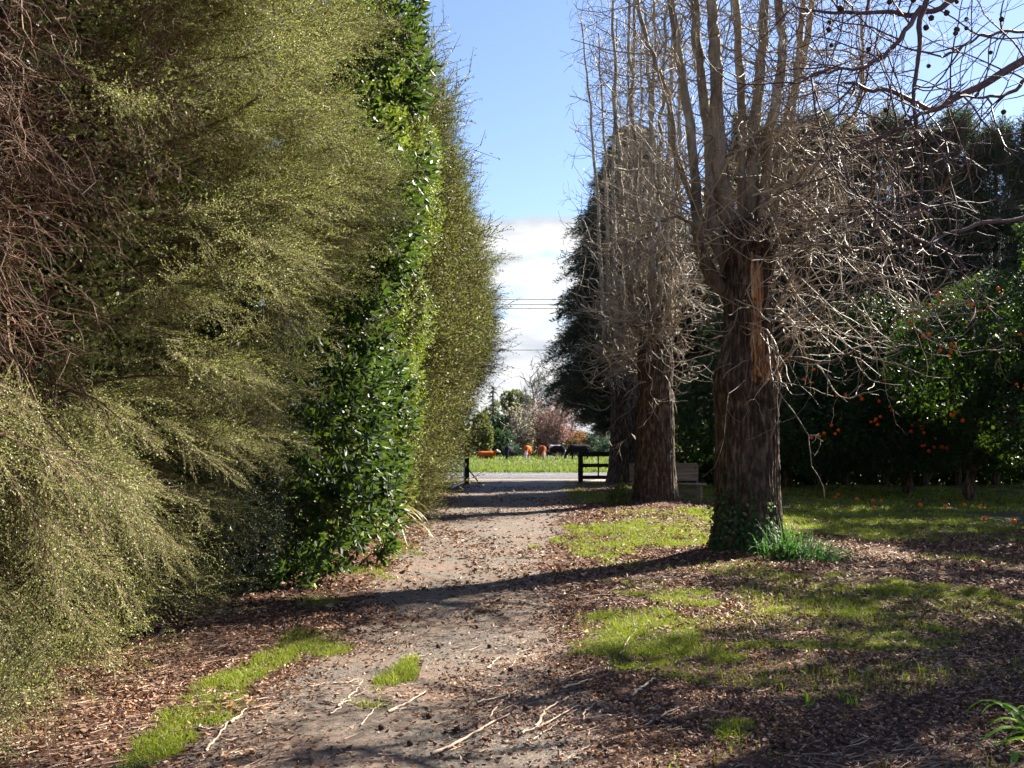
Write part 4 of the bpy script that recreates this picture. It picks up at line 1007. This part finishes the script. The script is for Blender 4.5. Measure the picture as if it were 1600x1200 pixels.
# ------------------------------------------------------------------ fence, gate, bench
def fence_run(x0, x1, yy, label, broken=None):
    t = thing('rail_fence', (x0, yy, 0), label, 'fence')
    k = 0; xx = x0
    while xx <= x1 + .01:
        g = MB(); g.box((xx, yy, .56), (.17 if k == 0 else .13, .15, 1.2)); g.build('post', M_fence, t); xx += 2.6; k += 1
    for z, h in ((1.06, .17), (.66, .13), (.24, .13)):
        g = MB(); g.box(((x0 + x1) / 2, yy - .098, z), (x1 - x0 + .1, .04, h)); g.build('rail', M_fence, t)
    xx = x0 + .62
    while xx < x1: g = MB(); g.box((xx, yy - .128, .64), (.05, .015, .92)); g.build('batten', M_fence, t); xx += 1.3


fence_run(2.42, 29.0, 36.2, 'dark three-rail timber fence right of the gateway')
fence_run(-26.0, -2.6, 36.4, 'dark three-rail timber fence behind the hedge left of the gate')

tg = thing('metal_gate', (-1.62, 35.5, 0), 'silver tubular farm gate swung open against the hedge', 'gate')
p0, p1 = np.array([-1.66, 35.45]), np.array([-1.84, 30.85]); dv = (p1 - p0)


def gl(u, z): return [p0[0] + dv[0] * u, p0[1] + dv[1] * u, z + .06]


g = MB()
for pts in ([gl(0, .04), gl(1, .04)], [gl(1, .04), gl(1, 1.0)], [gl(1, 1.0), gl(0, 1.12)], [gl(0, 1.12), gl(0, .04)]):
    V, q = tubes(np.array([pts]), taper(1, 2, .024, .024), 8); g.add(V, [q], 0, True)
g.build('frame', M_metal, tg)
g = MB()
for z in (.22, .4, .6, .8):
    V, q = tubes(np.array([[gl(0, z), gl(1, z)]]), taper(1, 2, .012, .012), 6); g.add(V, [q], 0, True)
for u in np.linspace(.1, .9, 9):
    V, q = tubes(np.array([[gl(u, .04), gl(u, 1.0)]]), taper(1, 2, .009, .009), 6); g.add(V, [q], 0, True)
g.build('bars', M_metal, tg)
tgp = thing('gate_post', (-1.58, 35.75, 0), 'dark timber gate post the metal gate hangs on', 'post')
g = MB(); g.box((-1.58, 35.75, .8), (.17, .17, 1.75)); g.build('post', M_fence, tgp)
g = MB(); V, q = tubes(np.array([[[-1.5, 35.75, .5], [-1.1, 35.8, .0]]]), taper(1, 2, .025, .025), 6); g.add(V, [q]); g.build('stay', M_fence, tgp)

tb = thing('park_bench', (3.8, 25.4, 0), 'weathered timber plank bench beside the middle bare tree', 'bench')
bx0, bx1, by = 2.93, 4.62, 25.3
gzb = .06
for k, z in enumerate((.53, .68, .83)):
    g = MB(); g.box(((bx0 + bx1) / 2, by + .22 + k * .02, z + gzb), (bx1 - bx0, .03, .142), tilt=.12); g.build('backrest_plank', M_bench, tb)
for k in range(3):
    g = MB(); g.box(((bx0 + bx1) / 2 + .05, by - .25 + k * .15, .40 + gzb), (bx1 - bx0 + .16, .142, .035)); g.build('seat_plank', M_bench, tb)
for x in (bx0 + .1, bx1 - .0):
    for yy in (by - .24, by + .2):
        g = MB(); g.box((x, yy, .19 + gzb), (.07, .07, .385)); g.build('leg', M_bench, tb)
    g = MB(); g.box((x, by + .25, .62 + gzb), (.05, .04, .5), tilt=.12); g.build('back_post', M_bench, tb)
g = MB(); g.box(((bx0 + bx1) / 2, by + .1, .2 + gzb), (bx1 - bx0 - .1, .03, .16)); g.build('stretcher', M_bench, tb)

# ------------------------------------------------------------------ power lines
for i, (py, Y, lab) in enumerate([(468, 50, 'top wire of the three close power lines above the road'), (476, 50, 'middle wire of the three close power lines above the road'), (482, 50.6, 'lowest wire of the three close power lines above the road'), (547, 49.6, 'single low wire hanging well below the other power lines')]):
    z = CH - (py - HZ) / F * Y; xx = np.linspace(-45, 45, 60); zz = z + ((xx - 1) / 45) ** 2 * .9; P = np.stack([xx, np.full(60, Y), zz], 1)
    g = MB(); V, q = tubes(P[None], taper(1, 60, .014, .014), 5); g.add(V, [q], 0, True)
    tag(g.build('power_line', M_wire), lab, 'power line', 'power lines along the road')

# ------------------------------------------------------------------ cattle
def skin_chain(chains):
    """each chain: list of (x,y,z,r). spheres blended by voxel remesh"""
    g = MB(); rr = np.random.default_rng(0)
    sv, sf = ball(1.0, rr, 2, 0)
    for ch in chains:
        for (a, b) in zip(ch[:-1], ch[1:]):
            a = np.array(a, float); b = np.array(b, float); L = np.linalg.norm(b[:3] - a[:3]); n = max(2, int(L / (min(a[3], b[3]) * .35)) + 1)
            for t in np.linspace(0, 1, n):
                c = a * (1 - t) + b * t; g.add(sv * c[3] + c[:3], [sf], 0, True)
    return g


def cow(loc, rz, label, mats, lying=False, s=1.0, grazing=True):
    t = thing('cow', (0, 0, 0), label, 'cow', 'cattle grazing across the road')
    z = .0
    body = [(-.78, 0, 1.02, .26), (-.5, 0, .98, .36), (0, 0, .92, .40), (.45, 0, .97, .37), (.72, 0, 1.02, .26)]
    spine = [(-.85, 0, 1.18, .12), (0, 0, 1.17, .16), (.7, 0, 1.2, .14)]
    if grazing: neck = [(.75, 0, 1.02, .23), (1.0, 0, .75, .17), (1.15, 0, .48, .13)]; head = [(1.15, 0, .48, .13), (1.25, 0, .26, .10), (1.3, 0, .12, .075)]
    else: neck = [(.75, 0, 1.08, .23), (1.0, 0, 1.25, .17), (1.15, 0, 1.38, .13)]; head = [(1.15, 0, 1.38, .13), (1.35, 0, 1.30, .10), (1.48, 0, 1.22, .075)]
    ch = [body, spine, neck, head, [(-.9, 0, 1.15, .04), (-1.0, 0, .9, .03), (-1.0, 0, .5, .03), (-1.0, .0, .4, .05)]]
    hx, hz = head[0][0], head[0][2]
    for sy in (-1, 1):
        ch.append([(hx - .02, sy * .1, hz + .06, .04), (hx - .06, sy * .24, hz + .05, .035)])
        if not lying:
            ch.append([(.6, sy * .2, .85, .14), (.62, sy * .2, .5, .075), (.60, sy * .2, .25, .05), (.62, sy * .2, .03, .06)])
            ch.append([(-.65, sy * .2, .9, .20), (-.55, sy * .2, .62, .11), (-.78, sy * .2, .45, .06), (-.72, sy * .2, .2, .05), (-.68, sy * .2, .03, .06)])
        else:
            ch.append([(.55, sy * .3, .62, .12), (.85, sy * .38, .55, .07), (.6, sy * .42, .53, .06)])
            ch.append([(-.6, sy * .3, .72, .2), (-.2, sy * .42, .58, .1), (-.5, sy * .45, .54, .06)])
    g = skin_chain(ch)
    o = g.build('body', mats, t)
    md = o.modifiers.new('remesh', 'REMESH'); md.mode = 'VOXEL'; md.voxel_size = .035; md.use_smooth_shade = True
    t.location = (loc[0], loc[1], -.38 if lying else 0); t.rotation_euler = (0, 0, rz); t.scale = (s, s, s)
    return t


def cowmat(name, base, face, belly=None, patch=None):
    m, nt, N, L = newmat(name); tc = N.new('ShaderNodeTexCoord'); sp = N.new('ShaderNodeSeparateXYZ'); L.new(tc.outputs['Object'], sp.inputs[0])
    nz = N.new('ShaderNodeTexNoise'); nz.inputs['Scale'].default_value = 1.6; L.new(tc.outputs['Object'], nz.inputs['Vector'])
    r = ramp(N, [(.3, tuple(c * .7 for c in base)), (.7, tuple(min(1, c * 1.2) for c in base))]); L.new(nz.outputs['Fac'], r.inputs[0])
    f = N.new('ShaderNodeMapRange'); f.inputs[1].default_value = 1.10; f.inputs[2].default_value = 1.16; L.new(sp.outputs[0], f.inputs[0])
    c = mixc(N, L, r.outputs[0], face, f.outputs[0])
    f2 = N.new('ShaderNodeMapRange'); f2.inputs[1].default_value = .36; f2.inputs[2].default_value = .28; L.new(sp.outputs[2], f2.inputs[0])
    if belly: c = mixc(N, L, c, belly, f2.outputs[0])
    if patch:
        rp_ = ramp(N, [(.52, (0, 0, 0)), (.56, (1, 1, 1))]); L.new(nz.outputs['Fac'], rp_.inputs[0]); c = mixc(N, L, c, patch, rp_.outputs[0])
    p = N.new('ShaderNodeBsdfPrincipled'); L.new(c, p.inputs['Base Color']); p.inputs['Roughness'].default_value = .9; p.inputs['Specular IOR Level'].default_value = .1
    o = N.new('ShaderNodeOutputMaterial'); L.new(p.outputs[0], o.inputs[0]); return m


mr = cowmat('red_hide', (.42, .10, .02), (.75, .68, .6), (.7, .6, .5)); mr2 = cowmat('brown_hide', (.28, .07, .025), (.6, .5, .4)); mk = cowmat('black_hide', (.012, .012, .016), (.02, .02, .025)); mkw = cowmat('black_white_hide', (.015, .015, .02), (.6, .58, .55), (.5, .48, .45), (.45, .42, .40))
def cowat(px, Y): return ((px - 800) / F * Y, Y)
cow(cowat(760, 88), PI + .15 - PI, 'red-brown white-faced cow lying down at the left of the herd', mr, lying=True, grazing=False, s=.8)
cow(cowat(795, 86), -PI / 2 - .15, 'black cow grazing beside the lying brown one', mk, s=.85)
cow(cowat(824, 84), -PI / 2 - .12, 'bright rust-red cow with a white face grazing head-on', mr, s=.9)
cow(cowat(847, 86), -PI / 2 + .12, 'darker brown cow grazing right of the rust-red one', mr2, s=.88)
cow(cowat(868, 87), -PI / 2 + .9, 'black and white patched cow grazing near the fence end', mkw, s=.92)
cow(cowat(905, 85), PI + .1, 'black cow standing side-on above the fence rail', mk, s=.95)

# ------------------------------------------------------------------ far side of the pasture
rf = np.random.default_rng(131)


def puff(nm, px, Y, top_py, rad, label, mat, n, leaf, grp=None, base=.4, cat='tree', flat=1.0, lobn=7, tr=.15):
    X = (px - 800) / F * Y; h = CH - (top_py - HZ) / F * Y
    t = thing(nm, (X, Y, 0), label, cat, grp)
    hc = (h - base) / 2; lob = [(X, Y, base + hc, rad * .7, rad * .7, hc * .85)]
    for i in range(lobn):
        a = rf.uniform(0, 2 * PI); zz = rf.uniform(.1, .85)
        lob.append((X + math.cos(a) * rad * .55, Y + math.sin(a) * rad * .55, base + zz * (h - base), rad * rf.uniform(.35, .6), rad * .5, min(hc, rad) * rf.uniform(.3, .5)))
    g = MB(); leaf_shell(g, lob, n, leaf, leaf * .6, rf, 0, hexa=False, inner=.6); g.build('crown', mat, t)
    g = MB(); simple_trunk(g, (X, Y, 0), (X, Y, base + hc), tr, rf, 8, 6, .05)
    g.build('trunk', M_bark, t); return t


M_fol1 = leafmat('far_olive_leaf', [(0, (.05, .06, .02)), (1, (.16, .17, .06))], .25, (.3, .35, .08), .6, .2, .4, .4)
M_fol2 = leafmat('far_dark_leaf', [(0, (.012, .03, .014)), (1, (.04, .08, .035))], .2, (.1, .2, .05), .6, .2, .4, .4)
M_teal = leafmat('far_teal_leaf', [(0, (.03, .06, .04)), (1, (.09, .15, .11))], .2, (.2, .3, .15), .6, .2, .4, .4)
M_wht = leafmat('white_blossom', [(0, (.45, .42, .25)), (.6, (.65, .62, .45)), (1, (.25, .26, .10))], .3, (.8, .8, .6), .6, .2, .4, .3)
M_pnk = leafmat('pink_blossom', [(0, (.34, .16, .15)), (.6, (.50, .30, .29)), (1, (.32, .25, .20))], .3, (.7, .3, .3), .6, .2, .4, .3)
M_rus = leafmat('rust_leaf', [(0, (.16, .06, .03)), (1, (.34, .17, .08))], .25, (.5, .25, .1), .6, .2, .4, .4)


def farbare(px, Y, top_py, label, n, mat, spread=1.0, nst=6, rr=(.05, .03, .02), blossom=None, nb=0, grp=None, nm='bare_tree', up=.12):
    X = (px - 800) / F * Y; h = CH - (top_py - HZ) / F * Y
    t = thing(nm, (X, Y, 0), label, 'tree', grp); src = []
    g = MB(); simple_trunk(g, (X, Y, -.1), (X, Y, h * .4), .22, rf, 10, 8, .1)
    for i in range(nst):
        a = rf.uniform(0, 2 * PI); b = spread * rf.uniform(.4, 1); z0 = h * rf.uniform(.12, .3)
        S = spline([(X, Y, z0), (X + b * .5 * math.cos(a), Y + b * .5 * math.sin(a), z0 + h * .2), (X + b * math.cos(a), Y + b * math.sin(a), h * rf.uniform(.8, .98))], 24); src.append((S, None, 1.)); V, q = tubes(S[None], taper(1, 24, .11, .03), 6); g.add(V, [q], 0, True)
    g.build('trunk', mat, t)
    g = MB(); A, B, C = crown_from(g, src, rf, n, n * 3, n * 4, (h * .12, h * .28), (h * .06, h * .16), (h * .03, h * .08), rr, up1=up, wob=.12); g.build('crown', mat, t)
    if blossom:
        P = C[:, 2:].reshape(-1, 3); P = P[rf.integers(0, len(P), nb)] + rf.normal(0, .08, (nb, 3)); d = rdir(nb, rf); g = MB(); V, q = leafquads(P, d, perp(d, rf), .14, .12); g.add(V, [q]); g.build('blossom', blossom, t)
    return t


M_fart = noisemat('far_bark', [(.3, (.16, .13, .11)), (.7, (.32, .28, .25))], 2, .7, 0)
M_farw = noisemat('far_warm_bark', [(.3, (.15, .10, .08)), (.7, (.32, .23, .18))], 2, .7, 0)
farbare(849, 122, 578, 'tall bare winter tree behind the pink blossom', 130, M_fart, 2.4, 8)
farbare(880, 124, 572, 'slender bare tree rising right of the tallest bare one', 110, M_fart, 1.8, 7)
farbare(908, 126, 590, 'bare grey tree half hidden by the dark conifer', 90, M_fart, 2, 6)
farbare(866, 104, 624, 'cherry tree with pink blossom behind the cows', 170, M_farw, 2.6, 8, (.04, .025, .018), M_pnk, 1900, nm='blossom_tree')
farbare(846, 106, 650, 'low spreading bare fruit tree with rusty blossom', 120, M_farw, 2.2, 7, (.04, .025, .018), M_rus, 1300, nm='blossom_tree')
farbare(818, 108, 636, 'magnolia with cream-white blossom left of the pink cherry', 140, M_farw, 2.4, 8, (.04, .025, .018), M_wht, 2600, nm='magnolia_tree')
farbare(884, 108, 650, 'bare twiggy shrub tree right of the pink cherry', 110, M_farw, 1.8, 7, (.04, .025, .018), nm='bare_tree')
puff('evergreen_tree', 805, 125, 606, 1.9, 'dense olive tree standing up behind the magnolia', M_fol1, 3000, .35, base=3.5)
puff('evergreen_tree', 781, 121, 645, 2.6, 'dark teal bush left of the magnolia', M_fol2, 2600, .35)
puff('evergreen_tree', 772, 104, 668, 1.8, 'dark rounded evergreen low behind the lying cow', M_fol2, 2200, .3)
puff('evergreen_tree', 752, 98, 640, 1.1, 'brown-olive tree at the left end of the far garden', M_fol1, 2200, .3)
puff('evergreen_shrub', 800, 100, 690, .9, 'pale green shrub behind the black cow', M_teal, 800, .18, base=.1, cat='shrub')
puff('evergreen_shrub', 905, 104, 670, 1.3, 'rust-coloured shrub in front of the white house', M_rus, 1300, .22, base=.1, cat='shrub')
puff('evergreen_shrub', 893, 104, 683, 1.5, 'olive shrub at the foot of the twiggy tree', M_fol1, 1200, .22, base=.1, cat='shrub')
puff('evergreen_tree', 937, 103, 676, 1.6, 'grey-teal tree right of the white house', M_teal, 1800, .25)
conifer(((770 - 800) / F * 128, 128), CH - (602 - HZ) / F * 128, 1.6, 300, 'thin spired conifer standing behind the dark teal bush', rf, None, z0=1)
g = MB()
lob = [((px - 800) / F * 112, 112 + rf.uniform(-1, 1), rf.uniform(.9, 1.3), rf.uniform(1.5, 2.2), 1.2, rf.uniform(1.2, 1.8)) for px in np.arange(740, 960, 17)]
leaf_shell(g, lob, 12000, .25, .15, rf, 0, hexa=False, inner=.7); tag(g.build('garden_hedge', M_fol2), 'dark hedge along the back of the pasture behind the cows', 'hedge')
# a tree-covered horizon
g = MB(); lob = []
for k in range(150):
    a = rf.uniform(-1.0, 1.0); Y = rf.uniform(170, 320); X = math.tan(a) * Y; h = rf.uniform(3, 7) * Y / 220
    lob.append((X, Y, h * .4, rf.uniform(7, 14), 5, h))
for k in range(60):
    X = rf.uniform(18, 130) * (1 if rf.random() < .5 else -1); lob.append((X, rf.uniform(105, 130), 2, rf.uniform(3, 6), 3, rf.uniform(3, 6)))
P, Nn = lobes_pts(lob, 52000, rf, inner=.7); d = unit(Nn * .3 + rdir(len(P), rf)); V, q = leafquads(P, d, perp(d, rf), P[:, 1] * .0055, P[:, 1] * .0035); g.add(V, [q])
tag(g.build('distant_woods', M_fol1), 'hazy belt of distant trees along the horizon', 'woods', kind='stuff')


def house(X, Y, w, d_, h, rh, label, wallm, roofm):
    t = thing('house', (X, Y, 0), label, 'house')
    g = MB(); g.box((X, Y, h / 2), (w, d_, h)); g.build('wall', wallm, t)
    g = MB(); a, b = w / 2 + .35, d_ / 2 + .35
    V = [(X - a, Y - b, h), (X + a, Y - b, h), (X + a, Y + b, h), (X - a, Y + b, h), (X - a, Y, h + rh), (X + a, Y, h + rh)]
    g.add(V, [[[0, 1, 5, 4], [2, 3, 4, 5], [3, 2, 1, 0]], [[1, 2, 5], [3, 0, 4]]]); g.build('roof', roofm, t)
    for k in (-.3, .0, .3):
        f = MB(); f.box((X + k * w, Y - d_ / 2 - .03, h * .56), (1.3, .06, 1.2)); fo = f.build('window', colmat('window_frame', (.7, .7, .68)), t)
        f = MB(); f.box((k * w, -d_ / 2 - .075, h * .56), (1.1, .03, 1.0)); po = f.build('pane', colmat('window_glass', (.03, .04, .05), .1), None); po.parent = fo
M_white = colmat('white_weatherboard', (.72, .74, .78)); M_roofg = colmat('pale_roof', (.22, .23, .25), .7)
house((921 - 800) / F * 116, 118, 6.5, 6, 2.4, 1.2, 'white weatherboard house seen between the garden shrubs and conifer', M_white, M_roofg)
house((748 - 800) / F * 112, 114, 5.0, 4, 1.5, .8, 'low pale shed at the left end of the pasture', M_white, M_roofg)

# ------------------------------------------------------------------ fallen sticks and seed balls
rs = np.random.default_rng(141)


def stick(pts, r, label, grp=None):
    S = spline([(gp(*p)[0], gp(*p)[1], 0) for p in pts], 14); S[:, 2] = gz(S[:, 0], S[:, 1]) + r + .008 + np.abs(rs.normal(0, .003, 14)); S[:, :2] += rs.normal(0, .005, (14, 2))
    g = MB(); V, q = tubes(S[None], taper(1, 14, r, r * .4) * rs.uniform(.8, 1.2, (1, 14)), 7); g.add(V, [q], 0, True)
    tag(g.build('fallen_stick', M_stick), label, 'stick', grp)


stick([(672, 1178), (715, 1160), (755, 1140), (795, 1120)], .010, 'longest pale stick lying across the middle of the drive')
stick([(838, 1140), (855, 1115), (885, 1096)], .009, 'forked pale stick right of the longest one')
stick([(985, 1095), (1005, 1080), (1022, 1066)], .010, 'straight pale stick on the litter right of the drive')
stick([(608, 1115), (635, 1100), (665, 1082)], .009, 'pale curved stick beside the small grass tuft')
stick([(745, 1098), (780, 1090), (818, 1078)], .008, 'thin straight stick in the centre of the drive')
stick([(815, 1150), (860, 1130), (905, 1108)], .007, 'thin stick just above the bottom edge right of centre')
for k in range(46):
    px, py = rs.uniform(300, 1080), rs.uniform(1000, 1190); L = rs.uniform(18, 66); a = rs.normal(.45, .4)
    dx, dy = L * math.cos(a), -L * math.sin(a) * .8
    stick([(px, py), (px + dx * .5 + rs.normal(0, 3), py + dy * .5 + rs.normal(0, 2)), (px + dx, py + dy)], rs.uniform(.003, .008), 'short pale twig lying loose on the drive and litter', 'short twigs strewn over the drive')
for px, py in [(678, 1120), (805, 1048), (715, 1140), (592, 1140), (770, 1010), (690, 1010), (820, 1110), (860, 1050), (640, 1160)]:
    X, Y = gp(px + rs.normal(0, 5), py); g = MB(); g.add(bv * .85 + np.array([X, Y, gz(X, Y) + .02]), [bf], 0, True); tag(g.build('fallen_seed_ball', M_ball), 'dark round seed ball fallen on the drive', 'seed ball', 'seed balls fallen on the drive')

# ------------------------------------------------------------------ light, sky, camera
AZ, EL = math.radians(50), math.radians(37)       # azimuth right of the view direction
sdir = np.array([math.sin(AZ) * math.cos(EL), math.cos(AZ) * math.cos(EL), math.sin(EL)])
sun = bpy.data.lights.new('sun', 'SUN'); sun.energy = 5.0; sun.angle = math.radians(.5); sun.color = (1, .92, .79)
so = bpy.data.objects.new('sun', sun); COL.objects.link(so)
from mathutils import Vector
so.rotation_euler = Vector(sdir).to_track_quat('Z', 'Y').to_euler(); so.location = (20, 15, 20)

w = bpy.data.worlds.new('World'); bpy.context.scene.world = w; w.use_nodes = True
nt = w.node_tree; N = nt.nodes; L = nt.links; N.clear()
sky = N.new('ShaderNodeTexSky'); sky.sky_type = 'NISHITA'; sky.sun_disc = False; sky.sun_elevation = EL; sky.sun_rotation = AZ
sky.air_density = 1.0; sky.dust_density = .25; sky.ozone_density = 1.5
tc = N.new('ShaderNodeTexCoord'); sp = N.new('ShaderNodeSeparateXYZ'); L.new(tc.outputs['Generated'], sp.inputs[0])
mp = N.new('ShaderNodeMapping'); mp.inputs['Scale'].default_value = (1.6, 1.6, 5.5); mp.inputs['Location'].default_value = (.35, .1, .25); L.new(tc.outputs['Generated'], mp.inputs[0])
nz = N.new('ShaderNodeTexNoise'); nz.inputs['Scale'].default_value = 2.3; nz.inputs['Detail'].default_value = 9; nz.inputs['Roughness'].default_value = .55; L.new(mp.outputs[0], nz.inputs['Vector'])
# clouds lie in a low band above the horizon
band = ramp(N, [(0, (.26, .26, .26)), (.10, (.30, .30, .30)), (.122, (.16, .16, .16)), (.145, (.14, .14, .14)), (.162, (.32, .32, .32)), (.205, (.34, .34, .34)), (.238, (.0, .0, .0)), (.30, (-.0, 0, 0)), (1, (0, 0, 0))]); L.new(sp.outputs[2], band.inputs[0])
ad = N.new('ShaderNodeMath'); ad.operation = 'ADD'; L.new(nz.outputs['Fac'], ad.inputs[0]); L.new(band.outputs[0], ad.inputs[1])
cr = ramp(N, [(.66, (0, 0, 0)), (.73, (1, 1, 1))]); L.new(ad.outputs[0], cr.inputs[0])
nz2 = N.new('ShaderNodeTexNoise'); nz2.inputs['Scale'].default_value = 6; nz2.inputs['Detail'].default_value = 6; L.new(mp.outputs[0], nz2.inputs['Vector'])
cc = ramp(N, [(.35, (2.6, 2.9, 3.4)), (.56, (4.9, 4.95, 5.0))]); L.new(nz2.outputs['Fac'], cc.inputs[0])
skyc = mixc(N, L, mixc(N, L, sky.outputs[0], (.84, .84, .97), 1.0, 'MULTIPLY'), cc.outputs[0], cr.outputs[0])
bg = N.new('ShaderNodeBackground'); bg.inputs[1].default_value = .05; L.new(skyc, bg.inputs[0])
o = N.new('ShaderNodeOutputWorld'); L.new(bg.outputs[0], o.inputs[0])

cam = bpy.data.cameras.new('camera'); co = bpy.data.objects.new('camera', cam); COL.objects.link(co)
co.location = (0, 0, CH); co.rotation_euler = (PI / 2, 0, 0); cam.lens = 36; cam.sensor_width = 36; cam.shift_y = 90 / 1600
cam.clip_end = 5000; cam.clip_start = .05
cam.dof.use_dof = True; cam.dof.focus_distance = 9.5; cam.dof.aperture_fstop = 7
sc = bpy.context.scene; sc.camera = co
sc.view_settings.view_transform = 'Standard'; sc.view_settings.look = 'None'; sc.view_settings.exposure = 2.15; sc.view_settings.gamma = 1
sc.cycles.max_bounces = 3; sc.cycles.diffuse_bounces = 2; sc.cycles.glossy_bounces = 1; sc.cycles.transmission_bounces = 2; sc.cycles.use_adaptive_sampling = True; sc.cycles.adaptive_threshold = .03; sc.cycles.sample_clamp_indirect = 4; sc.cycles.caustics_reflective = False; sc.cycles.caustics_refractive = False
sc.cycles.use_denoising = True
